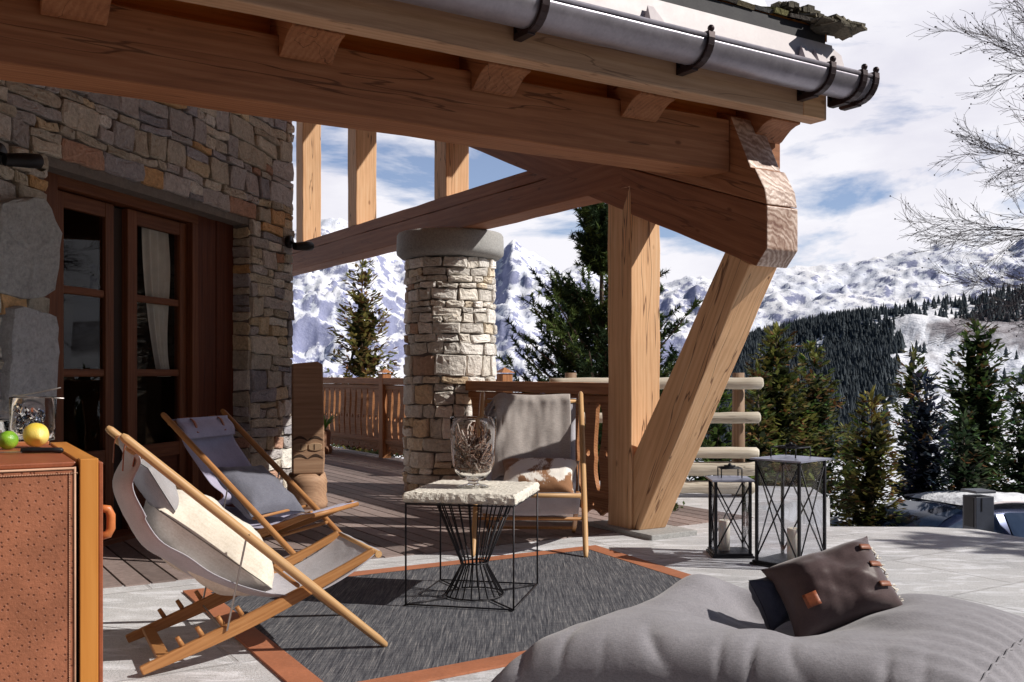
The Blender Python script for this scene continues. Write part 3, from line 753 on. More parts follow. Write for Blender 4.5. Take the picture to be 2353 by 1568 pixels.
# fascia timber and its underside, rafter tails, soffit boards
ctim('fascia_board', M['fascia'], (-8.2, -1.235, 2.865), (.52, -1.235, 2.865), .13, .255, step=.35, rough=.002)
b = MB(); b.box((.40, -1.295, 2.84), (.19, .02, .20)); b.build('fascia_end_board', M['post'], chalet, bevel=.004)
def tail(u):
    pts = [(-.55, 2.97), (-1.165, 2.735), (-1.165, 2.70)]
    for i in range(8):
        t = i / 7; pts.append((-1.155 + .30 * t, 2.705 - .0 + .045 * sin(pi * .5 * t) * -1 + .02 * t))
    pts += [(-.72, 2.745), (-.5, 2.82)]
    pts = [(-.5, 3.0), (-1.168, 2.735)] + [(-1.168 + .17 * sin(a), 2.735 - .0 - .17 + .17 * cos(a)) for a in (0,)] 
    return pts
for u in (-6.9, -5.87, -4.84, -3.81, -2.79, -1.75, -.75, .30):
    poly = [(-.45, 3.03), (-1.168, 2.76), (-1.168, 2.728), (-1.13, 2.722), (-1.09, 2.705), (-1.05, 2.675), (-1.015, 2.645), (-.99, 2.635), (-.985, 2.742), (-.7, 2.742), (-.45, 2.85)]
    vprism('rafter_tail', M['beam'], poly, u - .13, u + .13, ra, (-1.1, 2.7), bevel=.004)
us = [-8.2, -6.9, -5.87, -4.84, -3.81, -2.79, -1.75, -.75, .30]
for a, c in zip(us, us[1:]):
    bb = MB(); bb.box(((a + c) / 2, -.845, 2.83), (c - a - .2, .03, .18)); bb.build('blocking_board', M['soffit'], chalet)
bb = MB(); bb.prism([(-1.17, 2.775), (-1.17, 2.80), (.0, 3.26), (.0, 3.235)], -.50, 8.2, Matrix(((0, -1, 0, 0), (1, 0, 0, 0), (0, 0, 1, 0), (0, 0, 0, 1)))); bb.build('soffit', M['soffit'], chalet)

# roof: boarding, slate band, shingles, snow
b = MB()
def vedge(v): return .45 + .75 * sstep(-1.3, .8, v) + .38 * sstep(1.0, 3.4, v)
vs = [-1.36, -.9, -.4, .1, .6, 1.5, 3, 5, 7.5, 9]
zs = lambda v: 3.20 + .4 * (v + 1.36)
top = []; 
for v in vs: top += [(-8.6, v, zs(v)), (vedge(v), v, zs(v)), (-8.6, v, zs(v) + .085), (vedge(v), v, zs(v) + .085)]
fs = []
for i in range(len(vs) - 1):
    a = i * 4; c = a + 4
    fs += [(a, a + 1, c + 1, c), (a + 2, c + 2, c + 3, a + 3), (a + 1, a + 3, c + 3, c + 1), (a, c, c + 2, a + 2)]
fs += [(0, 2, 3, 1), (len(top) - 4, len(top) - 3, len(top) - 1, len(top) - 2)]
b.add(top, fs); b.build('roof_boarding', M['soffit'], chalet)
b = MB(); b.box((-4.08, -1.366, 3.215), (9.0, .012, .105)); b.build('dark_eaves_band', M['band'], chalet)
# shingles: rows of rough slates
b = MB(); rnd = R(8)
def shingle_row(v, z0, L, thick, over=0.0, lift=.0):
    u = -8.4
    while u < vedge(v) + over:
        w = rnd.uniform(.09, .20); t = thick * rnd.uniform(.6, 1.3); c = rnd.choice([(.10, .085, .062), (.07, .062, .055), (.15, .125, .075), (.05, .05, .05), (.12, .115, .05)]); k = rnd.uniform(.6, 1.3)
        m = Matrix.Translation((u, v + rnd.uniform(-.025, .015), z0 + rnd.uniform(-.004, .012) + lift)) @ Matrix.Rotation(math.atan(.36) + rnd.uniform(-.05, .05), 4, 'X') @ Matrix.Rotation(rnd.uniform(-.06, .06), 4, 'Y')
        b.box((w / 2, L / 2, t / 2), (w * .97, L, t), m, tuple(x * k for x in c)); u += w
for i in range(26):
    v = -1.395 + i * .17; shingle_row(v, zs(v) + .088 + (.0 if i else -.008), .30, .018 if i else .026, over=.03)
for i in range(34): shingle_row(-1.40 + 0, 0, .3, .02) if False else None
# verge slates sticking out at the corner and the mossy blocks above it
for k in range(60):
    v = -1.5 + rnd.random() ** 2 * .9; u = vedge(v) + rnd.uniform(-.16, .08)
    m = Matrix.Translation((u, v, zs(v) + .07 + rnd.uniform(0, .05))) @ Matrix.Rotation(rnd.uniform(-.1, .45), 4, 'Y') @ Matrix.Rotation(rnd.uniform(-.5, .5), 4, 'Z')
    k2 = rnd.uniform(.6, 1.8); b.box((0, 0, 0), (rnd.uniform(.08, .2), rnd.uniform(.08, .2), .014), m, (.10 * k2, .088 * k2, .066 * k2))
for k in range(46):
    u = rnd.uniform(.10, .52); v = -1.30 + rnd.uniform(-.04, .10)
    k2 = rnd.uniform(.35, 1.3); b.box((u, v, zs(v) + .135 + rnd.uniform(-.02, .035)), (rnd.uniform(.02, .07), rnd.uniform(.03, .1), rnd.uniform(.015, .05)), Matrix.Identity(4), (.09 * k2, .08 * k2, .06 * k2))
b.build('roof_shingles', M['stone'], chalet, fix=False)
# snow lying on the roof
b = MB()
def snowz(a, c):
    v = -1.26 + c * 5.5; u = -7.5 + a * (7.62 + .35 * sstep(0, .2, c)); e = min(1, c / .035, (1 - a) / .02)
    h = .20 * sqrt(max(0, min(1, e))) * (1 + .35 * noise.noise(Vector((u * 1.1, v * 1.1, 0)))) * (1 + .5 * sstep(.0, .3, c))
    return Vector((u, v, zs(v) + .10 + h))
b.grid(snowz, 120, 60); b.build('roof_snow', M['snow'], chalet, fix=False)
# zinc flashing between gutter and band
b = MB(); 
for i, (a, c) in enumerate([(-8.2, -4.5), (-4.5, -1.9), (-1.9, .47)]):
    b.add([(a, -1.425, 2.93), (c - .004, -1.425, 2.93), (c - .004, -1.385, 3.175), (a, -1.385, 3.175), (a, -1.375, 3.175), (c - .004, -1.375, 3.175), (c - .004, -1.415, 2.93), (a, -1.415, 2.93)], [(0, 1, 2, 3), (4, 5, 6, 7), (3, 2, 5, 4), (1, 6, 5, 2), (0, 3, 4, 7)])
b.add([(.47, -1.425, 2.93), (.59, -1.415, 2.93), (.56, -1.38, 3.13), (.47, -1.385, 3.16)], [(0, 1, 2, 3)]); b.build('flashing', M['zincpale'], chalet)
for u, v in ((-1.02, -1.42), (.17, -1.42), (.29, -1.42)):
    b = MB(); b.add([(u - .055, v, 3.0), (u + .055, v, 3.0), (u + .02, v - .0, 3.115), (u - .02, v, 3.115), (u - .055, v - .07, 3.0), (u + .055, v - .07, 3.0)], [(0, 4, 3), (1, 2, 5), (4, 5, 2, 3)]); b.build('flashing_hood', M['zincpale'], chalet)
# gutter: half round trough, open on top
b = MB(); GC = (-1.425, 2.968); GR = .118
def gut(a, c):
    t = pi + pi * c; u = -8.2 + a * (8.2 + .66)
    return Vector((u, GC[0] - GR * cos(t) * -1, GC[1] + GR * sin(t)))
b.grid(gut, 60, 18)
b.tube([(-8.2, GC[0] - GR, GC[1] + .008), (.66, GC[0] - GR, GC[1] + .008)], .011, 8)
n = 12; b.add([(.66, GC[0] + GR * cos(pi + pi * k / n), GC[1] + GR * sin(pi + pi * k / n)) for k in range(n + 1)], [tuple(range(n + 1))])
b.build('gutter', M['zinc'], chalet, solid=.004, fix=False)
def bracket(u):
    bb = MB(); pts = []
    for k in range(15):
        t = pi * .93 + (pi * 1.12) * k / 14; pts.append(Vector((u, GC[0] - (GR + .014) * cos(t) * -1, GC[1] + (GR + .014) * sin(t))))
    for p, q in zip(pts, pts[1:]): bb.bar(p, q + (q - p) * .12, .046, .018, up=(p - Vector((u, GC[0], GC[1]))))
    bb.box((u, GC[0] + GR + .008, GC[1] - .06), (.046, .018, .16))
    bb.box((u, GC[0] + .06, GC[1] - GR - .012), (.048, .13, .036))
    f = GC[0] - GR - .012
    bb.ball((u, f, GC[1] + .045), .02, 8, 6); bb.box((u, f + .012, GC[1] + .022), (.05, .04, .016)); bb.tube([(u, f + .01, GC[1] + .03), (u, f + .01, GC[1] + .06)], .009, 6)
    return bb.build('gutter_bracket', M['bracket'], chalet, bevel=.002, seg=1, fix=False)
for u in (-5.2, -3.5, -1.79, -.71, .27, .555, .665): bracket(u)

# ------------------------------------------------------------------ stone wall with french door
WO = Vector((-2.05, 9.08, 0)); WD = Vector((.2300, .9730, 0)).normalized(); WA = atan2(WD.y, WD.x)
MW = MU.inverted() @ (Matrix.Translation(WO) @ Matrix.Rotation(WA, 4, 'Z'))        # x along the wall, -y towards the terrace
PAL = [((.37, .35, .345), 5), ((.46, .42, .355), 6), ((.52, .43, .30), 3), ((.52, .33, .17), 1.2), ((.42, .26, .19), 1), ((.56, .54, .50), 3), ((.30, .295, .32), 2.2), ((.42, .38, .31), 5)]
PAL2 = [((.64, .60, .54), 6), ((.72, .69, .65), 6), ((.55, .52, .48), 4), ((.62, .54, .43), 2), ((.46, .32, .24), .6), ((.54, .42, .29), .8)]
def pal(rnd, P=None):
    P = P or PAL
    t = rnd.uniform(0, sum(w for _, w in P))
    for c, w in P:
        t -= w
        if t <= 0: break
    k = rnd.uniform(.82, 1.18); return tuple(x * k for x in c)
def one_stone(b, poly, fn, rnd, dep, col):
    """rounded irregular block: outline in (x, z), pushed out along the wall normal by fn"""
    cx = sum(p[0] for p in poly) / len(poly); cz = sum(p[1] for p in poly) / len(poly)
    pts = []
    N_ = len(poly)
    for i in range(N_):
        p, q = poly[i], poly[(i + 1) % N_]; L = sqrt((q[0] - p[0]) ** 2 + (q[1] - p[1]) ** 2); k = max(2, int(L / .07))
        for j in range(k):
            t = j / k; e = .045 if j == 0 else 0
            x = p[0] + (q[0] - p[0]) * t; z = p[1] + (q[1] - p[1]) * t
            jt = .011 if j == 0 else .006; x += (cx - x) * e + rnd.uniform(-jt, jt); z += (cz - z) * e + rnd.uniform(-jt, jt); pts.append((x, z))
    n = len(pts); vs = []; sx = rnd.uniform(-.10, .10); sz = rnd.uniform(-.12, .12)
    hh = max(.03, min(max(p[0] for p in pts) - min(p[0] for p in pts), max(p[1] for p in pts) - min(p[1] for p in pts)))
    for f, d in ((1, -.03), (.992, dep * .70), (1 - .012 / hh, dep * .95), (1 - .035 / hh, dep), (.45, dep * 1.0)):
        for x, z in pts:
            qx = cx + (x - cx) * f; qz = cz + (z - cz) * f
            dd = d + ((qx - cx) * sx + (qz - cz) * sz if d > 0 else 0) + (rnd.uniform(-.006, .006) if d > dep * .8 else 0)
            vs.append(fn(qx, qz, dd))
    vs.append(fn(cx, cz, dep * 1.0 + rnd.uniform(-.006, .006)))
    fs = [(r * n + i, r * n + (i + 1) % n, (r + 1) * n + (i + 1) % n, (r + 1) * n + i) for r in range(4) for i in range(n)]
    fs += [(4 * n + i, 4 * n + (i + 1) % n, 5 * n) for i in range(n)]
    b.add(vs, fs, col)
def rubble(b, x0, x1, z0, z1, fn, seed, skip=None, hmin=.055, hmax=.20, wmin=.12, wmax=.48, dep=.024, gap=.004, wob=.02, wrap=False, pals=None):
    rnd = R(seed); z = z0; hs = []
    while z < z1 - .04:
        h = min(rnd.uniform(hmin, hmax), z1 - z)
        if z1 - z - h < .05: h = z1 - z
        hs.append((z, z + h)); z += h
    ph = rnd.uniform(0, 9)
    L = x1 - x0
    def wv(x, zz):
        if zz <= z0 + .001 or zz >= z1 - .001: return zz
        if wrap: return zz + wob * noise.noise(Vector((cos(2 * pi * (x - x0) / L) * 1.5, sin(2 * pi * (x - x0) / L) * 1.5, zz * 3 + ph)))
        return zz + wob * 1.6 * noise.noise(Vector((x * 1.4, zz * 3 + ph, 0)))
    for a, c in hs:
        x = x0
        while x < x1 - .001:
            h = c - a; w = rnd.uniform(wmin, wmax) * (.55 + h / hmax * .6)
            if x1 - x - w < wmin * .8: w = x1 - x
            xa, xb = x, x + w
            if skip:
                # cut stones back to the edges of openings
                for (s0, s1, t0, t1) in skip:
                    if a < t1 - .02 and c > t0 + .02:
                        if xa < s0 < xb: xb = s0
                        elif s0 <= xa < s1: x = s1; xa = None; break
                if xa is None: continue
                if xb - xa < .03: x = xb + .0001; continue
            parts = [(xa, xb, a, c)]
            w2 = xb - xa
            if h > .13 and rnd.random() < .42: 
                m_ = a + h * rnd.uniform(.35, .65); parts = [(xa, xb, a, m_), (xa, xb, m_, c)]
                if w2 > .25 and rnd.random() < .6: k = xa + w2 * rnd.uniform(.35, .65); parts = [(xa, k, a, m_), (k, xb, a, m_), (xa, xb, m_, c)]
            for (p0, p1, q0, q1) in parts:
                j = min(.02, (p1 - p0) * .12, ); g = gap
                sk = rnd.uniform(-j, j)
                poly = [(p0 + g, wv(p0, q0) + g), (p1 - g, wv(p1, q0) + g), (p1 - g + (sk if p1 < x1 - .01 and not skip else 0) * 0, wv(p1, q1) - g), (p0 + g, wv(p0, q1) - g)]
                if rnd.random() < .5 and p1 - p0 > .1: 
                    t = rnd.uniform(.3, .7); poly.insert(3, (p0 + (p1 - p0) * t, wv(p0, q1) - g + rnd.uniform(-.012, .004)))
                one_stone(b, poly, fn, rnd, dep * rnd.uniform(.5, 1.4), pal(rnd, pals))
            x = xb
RD = .155                          # depth of the door recess
SX = lambda s, d=RD: -8.36 + (s + 8.36) * (1 + d / 4.08)
ZX = lambda z, d=RD: EYE + (z - EYE) * (1 + d / 4.08)
b = MB()
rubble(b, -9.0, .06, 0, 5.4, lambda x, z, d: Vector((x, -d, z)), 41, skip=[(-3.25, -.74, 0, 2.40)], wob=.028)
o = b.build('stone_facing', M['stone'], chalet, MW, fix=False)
# return of the wall at the corner, and the right hand reveal of the door
b = MB(); rubble(b, 0, .62, 0, 5.4, lambda x, z, d: Vector((.06 + d, x, z)), 43); 
o = b.build('stone_return', M['stone'], chalet, MW, fix=False); b = MB()
rubble(b, 0, RD + .03, 0, 2.39, lambda x, z, d: Vector((-.74 - d * .6, x, z)), 44, wmin=.2, wmax=.3)
o = b.build('stone_reveal', M['stone'], chalet, MW, fix=False)
b = MB()
b.box((-6.125, .30, 2.7), (5.75, .58, 5.4)); b.box((-.36, .30, 2.7), (.76, .58, 5.4)); b.box((-1.99, .30, 3.9), (2.5, .58, 3.0))
b.build('wall_core', M['mortar'], chalet, MW)
# big boulder standing proud of the wall left of the door
b = MB(); rnd = R(77)
one_stone(b, [(-3.72, 1.60), (-3.42, 1.56), (-3.235, 1.62), (-3.23, 2.0), (-3.40, 2.18), (-3.72, 2.10)], lambda x, z, d: Vector((x, -d, z)), rnd, .085, (.33, .34, .345))
one_stone(b, [(-3.66, .93), (-3.26, .90), (-3.225, 1.2), (-3.25, 1.50), (-3.62, 1.54)], lambda x, z, d: Vector((x, -d, z)), rnd, .085, (.36, .37, .385))
b.build('boulder', M['stone'], chalet, MW, fix=False)

# unseen timber clad wall added behind the camera to block sky fill
b = MB()
for i in range(16): b.box((-10.2 + 12.6 * .5, -2.6 - .01 * (i % 2), .18 + i * .36), (12.6, .12, .35))
o = b.build('light_block_wing', M['shutter'], chalet, MU.inverted())
b = MB(); b.box((-3.9, -2.2, 5.95), (13.4, 1.6, .14)); b.build('light_block_eaves', M['soffit'], chalet, MU.inverted())  # unseen eaves added above that wall, shutting out more sky light
# french door
door = empty('french_door', (0, 0, 0), parent=chalet); door.matrix_local = MW
D_ = RD
def dbox(name, s0, s1, z0, z1, y0, y1, mat, parent=door, bevel=.004, up=True):
    """joinery piece; grain runs along its longest side"""
    L, H = s1 - s0, z1 - z0
    if H >= L: m = frame(((s0 + s1) / 2, (y0 + y1) / 2, z0), (0, 0, 1), (1, 0, 0)); d = (H, y1 - y0, L); c = (H / 2, 0, 0)
    else: m = frame((s0, (y0 + y1) / 2, (z0 + z1) / 2), (1, 0, 0), (0, 0, 1)); d = (L, y1 - y0, H); c = (L / 2, 0, 0)
    bb = MB(); bb.box(c, d); return bb.build(name, mat, parent, m, bevel=bevel)
xs = lambda s: SX(s)
zt = ZX(2.39); 
dbox('door_frame', xs(-3.30), xs(-3.165), 0, zt + .05, D_ - .02, D_ + .10, M['door'])
dbox('door_frame', xs(-3.165), xs(-1.58), ZX(2.285), zt + .05, D_ - .02, D_ + .10, M['door'])
dbox('door_frame', xs(-1.665), xs(-1.58), 0, ZX(2.285), D_ - .02, D_ + .10, M['door'])
def casement(s0, s1, open_=0.0):
    cs = empty('casement', parent=door); y0, y1 = D_ + .03, D_ + .08; st = .115
    a, c = xs(s0), xs(s1); z0, z1 = .03, ZX(2.275)
    dbox('stile', a, a + st, z0, z1, y0, y1, M['door'], cs); dbox('stile', c - st * .8, c, z0, z1, y0, y1, M['door'], cs)
    a2, c2 = a + st, c - st * .8
    for q0, q1, n_ in ((z1 - .10, z1, 'top_rail'), (ZX(.54), ZX(.64), 'lower_rail'), (z0, .16, 'bottom_rail')): dbox(n_, a2, c2, q0, q1, y0 + .002, y1 - .002, M['door'], cs)
    for z in (1.67, 1.15): dbox('muntin', a2, c2, ZX(z) - .026, ZX(z) + .026, y0 + .008, y1 - .008, M['door'], cs, bevel=.008)
    dbox('panel', a2, c2, .16, ZX(.54), y0 + .02, y1 - .01, M['shutter'], cs)
    bb = MB(); bb.box(((a2 + c2) / 2, D_ + .055, (ZX(.64) + z1 - .1) / 2), (c2 - a2, .004, z1 - .1 - ZX(.64))); bb.build('pane', M['pane'], cs)
    return cs
casement(-3.16, -2.55)
# the right leaf, meeting stile first
casement(-2.40, -1.67)
dbox('dark_gap_strip', xs(-2.55), xs(-2.40), .02, ZX(2.27), D_ + .075, D_ + .10, M['blackroom'])  # dark strip stands in for the unlit open gap between the leaves
# folded shutter filling the right of the opening
for i in range(4):
    a = xs(-1.58) + (xs(-1.02) - xs(-1.58)) * i / 4; c = xs(-1.58) + (xs(-1.02) - xs(-1.58)) * (i + 1) / 4
    dbox('shutter_board', a + .002, c - .002, .02, ZX(2.36), D_ - .01 + .006 * (i % 2), D_ + .04, M['shutter'])
bb = MB(); bb.box((xs(-2.0), D_ + .04, .015), (2.8, .34, .05)); bb.build('door_sill', M['door'], door, bevel=.005)
# dark room behind the glass
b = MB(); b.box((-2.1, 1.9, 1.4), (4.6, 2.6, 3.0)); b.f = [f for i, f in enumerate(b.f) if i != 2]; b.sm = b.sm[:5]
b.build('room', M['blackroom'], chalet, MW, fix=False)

# curtain hanging inside the right leaf
b = MB()
def cur(a, c):
    w = .34 * (1 - .62 * sstep(.15, .95, c)); x0 = xs(-2.12) + .22 * c ** 1.6
    x = x0 + w * a; return Vector((x, D_ + .11 + .018 * sin(a * 22 + c * 2), ZX(2.22) - c * (ZX(2.22) - 1.12)))
b.grid(cur, 50, 24)
o = b.build('curtain', fabric('curtain_linen', (.80, .78, .72)), m=MU @ MW, fix=False); tag(o, 'pale linen curtain tied back behind the right leaf of the french door', 'curtain')

# spot lamps on the wall
def spot(s, z, label):
    r = empty('wall_spot', label=label, cat='wall lamp'); r.matrix_world = MU @ MW @ Matrix.Translation((s, -.05, z))
    bb = MB(); bb.lathe([(.0, .02), (.055, .02), (.06, 0), (.055, -.02), (0, -.02)], 20); bb.build('mount', M['black'], r, Matrix.Rotation(pi / 2, 4, 'X'))
    bb = MB(); bb.tube([(-.02, -.06, -.045), (.09, -.115, -.03), (.17, -.13, -.02)], [.034, .042, .042], 16); bb.build('head', M['black'], r, bevel=.003)
    bb = MB(); bb.tube([(0, 0, 0), (0, -.06, -.02)], .012, 8); bb.build('arm', M['black'], r)
spot(-.10, 2.34, 'small black cylinder spot at the right corner of the stone wall')
spot(-3.70, 2.37, 'small black cylinder spot on the stone above and left of the door')

# ------------------------------------------------------------------ stone pillar
pc = uvw(.13, 2.92); pil = empty('stone_pillar', pc, label='round rubble stone pillar with a broad granite cap carrying the tie beam', cat='pillar')
b = MB(); RR = lambda z: .422 - .010 * z
def colf(x, z, d): a = x / .45; r = RR(z) + d; return Vector((r * cos(a), r * sin(a), z))
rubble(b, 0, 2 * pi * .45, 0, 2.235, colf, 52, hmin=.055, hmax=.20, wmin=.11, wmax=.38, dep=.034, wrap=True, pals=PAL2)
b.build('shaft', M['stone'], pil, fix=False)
b = MB(); b.lathe([(0, 0), (RR(0), 0), (RR(2.2), 2.2), (0, 2.2)], 48); b.build('core', M['mortar'], pil)
b = MB(); b.lathe([(0, 2.235), (.40, 2.235), (.475, 2.25), (.515, 2.285), (.52, 2.32), (.515, 2.465), (.50, 2.487), (0, 2.487)], 64); b.build('capital', M['granite'], pil)
# ------------------------------------------------------------------ carved railings along v
def bal_splines(h0=.25, h1=.93, pitch=.2):
    hp = pitch / 2; L = []; Rr = []; n = 22
    def g(t):  # half gap
        if t < .04 or t > .96: return .0004
        return .014 + .024 * max(0, sin(pi * ((t - .38) / .58))) ** .6 if t > .38 else .013 + .014 * sin(pi * (t - .04) / .34)
    def off(t): return .016 * sin(2 * pi * (t - .1) * 1.05)
    for i in range(n + 1):
        t = i / n; z = h0 + (h1 - h0) * t
        L.append((-hp + g(t) + off(t), z)); Rr.append((hp - g(t) + off(t), z))
    out = L + Rr[::-1]
    hole = [(.024 * cos(2 * pi * k / 14) + off(.42), h0 + (h1 - h0) * .42 + .030 * sin(2 * pi * k / 14)) for k in range(14)]
    return [out, hole]
def scallop(L, h=.17, pitch=.2):
    pts = [(0, h), (0, .035)]; n = int(round(L / pitch)); holes = []
    for i in range(n):
        for k in range(1, 9):
            t = k / 8; pts.append(((i + t) * L / n, .035 + .04 * abs(sin(pi * t)) - .0 * t))
        cx = (i + .5) * L / n; holes.append([(cx + .016 * cos(2 * pi * q / 10), .115 + .016 * sin(2 * pi * q / 10)) for q in range(10)])
        cx = (i + 1) * L / n
        if i < n - 1: holes.append([(cx + .012 * cos(2 * pi * q / 10), .075 + .012 * sin(2 * pi * q / 10)) for q in range(10)])
    pts += [(L, h)]
    return [pts] + holes
BAL = plate('baluster', M['rail'], bal_splines(), .036)
RZ = Matrix.Rotation(pi / 2, 4, 'X')
def railing(u, v0, v1, posts, label, top=1.08, capext=0):
    r = empty('railing', label=label, cat='railing'); base = MU @ Matrix.Translation((u, v0, 0)) @ Matrix.Rotation(pi / 2, 4, 'Z'); r.matrix_world = base
    L = v1 - v0
    timber('top_rail', M['rail'], r, (0, 0, top - .045), (L, 0, top - .045), .12, .09, rough=.0015)
    timber('upper_rail', M['rail'], r, (0, 0, top - .125), (L, 0, top - .125), .06, .06, rough=.001)
    timber('lower_rail', M['rail'], r, (0, 0, .225), (L, 0, .225), .06, .06, rough=.001)
    n = int(L / .2); p = L / n
    for i in range(n): mesh_obj('baluster', BAL, r, Matrix.Translation(((i + .5) * p, 0, 0)) @ RZ)
    mesh_obj('carved_skirt', plate('carved_skirt', M['rail'], scallop(L), .03), r, Matrix.Translation((0, -.01, .03)) @ RZ)
    for v in posts:
        timber('railing_post', M['rail'], r, (v - v0, 0, 0), (v - v0, 0, top + .06), .13, .13, up=(0, 1, 0), rough=.001)
        b = MB(); x = v - v0; h = top + .07
        b.add([(x - .085, -.085, h), (x + .085, -.085, h), (x + .085, .085, h), (x - .085, .085, h), (x, 0, h + .06)], [(0, 1, 4), (1, 2, 4), (2, 3, 4), (3, 0, 4), (3, 2, 1, 0)]); b.build('post_cap', M['rail'], r)
    return r
railing(.10, .28, 2.47, [], 'carved brown railing between the stone pillar and the square post', top=1.075)
railing(1.17, 3.6, 13.0, [3.6, 6.66, 9.7, 13.0], 'long carved brown railing at the far side of the deck, left of the stone pillar')

# ------------------------------------------------------------------ log fence
M['log2'] = wood('brown_log', (.16, .10, .065), (.27, .18, .12), (.36, .26, .19), sc=1.2)
lf = empty('log_fence', (1.5, 9.2, 0), label='rustic fence of five pale round logs behind the wooden strut', cat='fence')
rnd = R(3)
for i, (z, xe, rr) in enumerate([(1.052, 2.30, .052), (.735, 2.275, .05), (.412, 2.26, .05), (.262, 2.245, .062), (.092, 2.22, .058)]):
    b = MB(); L0 = -1.15 if i < 2 else -.6; n = 16; X1 = xe - 1.5; pts = []; rs = []
    for k in range(n + 1):
        t = k / n; pts.append((L0 + (X1 - L0) * t, rnd.uniform(-.004, .004), rnd.uniform(-.004, .004))); rs.append(rr * (1.06 - .1 * (1 - t)) + rnd.uniform(-.0025, .0025))
    pts += [(X1 + .012, 0, 0), (X1 + .02, 0, 0)]; rs += [rr * .9, rr * .62]
    b.tube(pts, rs, 16); b.build('log_rail', M['log'], lf, Matrix.Translation((0, -.08, z)))
for x in (.62, -.95):
    b = MB(); b.tube([(0, 0, 0), (.5, .0, 0), (1.15, 0, 0)], [.062, .06, .055], 14)
    b.build('log_post', M['log2'], lf, Matrix.Translation((x, .04, 0)) @ frame((0, 0, 0), (0, 0, 1), (1, 0, 0)))

# ------------------------------------------------------------------ carved wooden stele on its round base
tp = uvw(-1.50, 2.62); sx = (tp.x, tp.y)
st = empty('carved_stele', (-1.75, 8.42, 0), radians(14), label='carved wooden stele on a turned round base in front of the stone wall corner', cat='carved post')
w = .275
body = MB(); body.prism([(-w/2 + .012, .30), (w/2 - .004, .30), (w/2 + .004, .42), (w/2 - .002, .7), (w/2 - .012, 1.22), (w/2 - .06, 1.245), (-w/2 + .01, 1.225)], -.16, .10)
body.build('block', M['carved'], st, bevel=.012)
b = MB(); b.lathe([(0, 0), (.165, 0), (.175, .05), (.16, .11), (.168, .14), (.165, .2), (.172, .22), (.15, .30), (0, .30)], 36, (0, -.02, 0)); b.build('base', M['carved'], st)
def arcs(name, z, h, mat, y, sg):
    """pair of carved brows"""
    bb = MB()
    for cx in (-.065, .065):
        n = 10; o_ = [(cx - .065 + .13 * k / n, z + h * sin(pi * k / n)) for k in range(n + 1)]; i_ = [(cx - .058 + .116 * k / n, z - .004 + h * .45 * sin(pi * k / n)) for k in range(n + 1)]
        bb.prism(o_ + i_[::-1], y, -.155)
    return bb.build(name, mat, st, bevel=.002, seg=1)
dk = simple('dark_carving_recess', (.055, .028, .015), .8)
lt = simple('bare_carved_wood', (.42, .28, .17), .7)
arcs('carved_brow', .585, .036, dk, -.163, 1); arcs('carved_brow', .432, .038, dk, -.163, 1)
b = MB()
for cx in (-.062, .062):
    n = 20; b.prism([(cx + .056 * max(-1, min(1, 1.25 * cos(2 * pi * k / n))), .528 + .034 * sin(2 * pi * k / n)) for k in range(n)], -.168, -.15)
b.build('carved_eyes', lt, st, bevel=.004)
b = MB()
for cx in (-.055, .055): b.box((cx, -.1685, .528), (.006, .004, .045))
b.build('carved_pupils', dk, st)

# potted plant beyond the stele
pp = empty('potted_plant', uvw(.72, 7.75, .006), label='small potted plant with a few bright green leaves between the stele and the far railing', cat='potted plant')
b = MB(); b.lathe([(0, 0), (.12, 0), (.135, .06), (.12, .1), (.10, .12), (.11, .30), (.095, .33), (.08, .30), (0, .28)], 24); b.build('pot', simple('terracotta_jar', (.30, .15, .085), .7), pp)
b = MB(); rnd = R(12)
for i in range(16):
    a = rnd.uniform(0, 6.28); p = Vector((.02 * cos(a), .02 * sin(a), .3)); L = rnd.uniform(.22, .36); pts = [p + Vector((cos(a) * .22 * t * t, sin(a) * .22 * t * t, L * t * (1 - .25 * t * t))) for t in (0, .25, .5, .75, 1)]
    s = Vector((-sin(a), cos(a), 0)); vs = []
    for k, q in enumerate(pts): ww = [.006, .018, .024, .018, .002][k]; vs += [q - s * ww, q + s * ww]
    b.add(vs, [(2 * k, 2 * k + 1, 2 * k + 3, 2 * k + 2) for k in range(4)], (.10, .26 * rnd.uniform(.7, 1.2), .03))
b.build('leaves', M['foliage'], pp, fix=False)
# low shrubs just past the railing
for (u, v, s, sd) in ((1.75, 5.4, .34, 1), (1.8, 7.9, .42, 2), (1.8, 10.3, .4, 3), (.9, .9, .30, 4)):
    pos = uvw(u, v, -.15); rr = empty('shrub', pos, label=['', 'low leafy shrub beyond the far railing just left of the pillar', 'low leafy shrub beyond the middle of the far railing', 'low leafy shrub beyond the left end of the far railing', 'low shrub behind the railing next to the square post'][sd], cat='shrub')
    rnd = R(sd + 60); b = MB(); tb = MB()
    for k in range(26):
        a = rnd.uniform(0, 6.28); e = rnd.uniform(.3, 1.4); d = Vector((cos(a) * cos(e), sin(a) * cos(e), sin(e))); tb.tube([(0, 0, 0), d * s * .5, d * s * 1.1 + rv(rnd, .04)], [.006, .005, .002], 4, cap=False)
        for q in range(26):
            p = d * s * rnd.uniform(.3, 1.15) + rv(rnd, .05); n1_ = rv(rnd).normalized(); n2_ = n1_.cross(rv(rnd)).normalized(); k2 = rnd.uniform(.6, 1.4)
            b.add([p, p + n1_ * .03 + n2_ * .014, p + n1_ * .055, p + n1_ * .03 - n2_ * .014], [(0, 1, 2, 3)], (.07 * k2, .10 * k2, .035 * k2))
    tb.build('stems', M['bark'], rr, fix=False); b.build('leaves', M['foliage'], rr, fix=False)

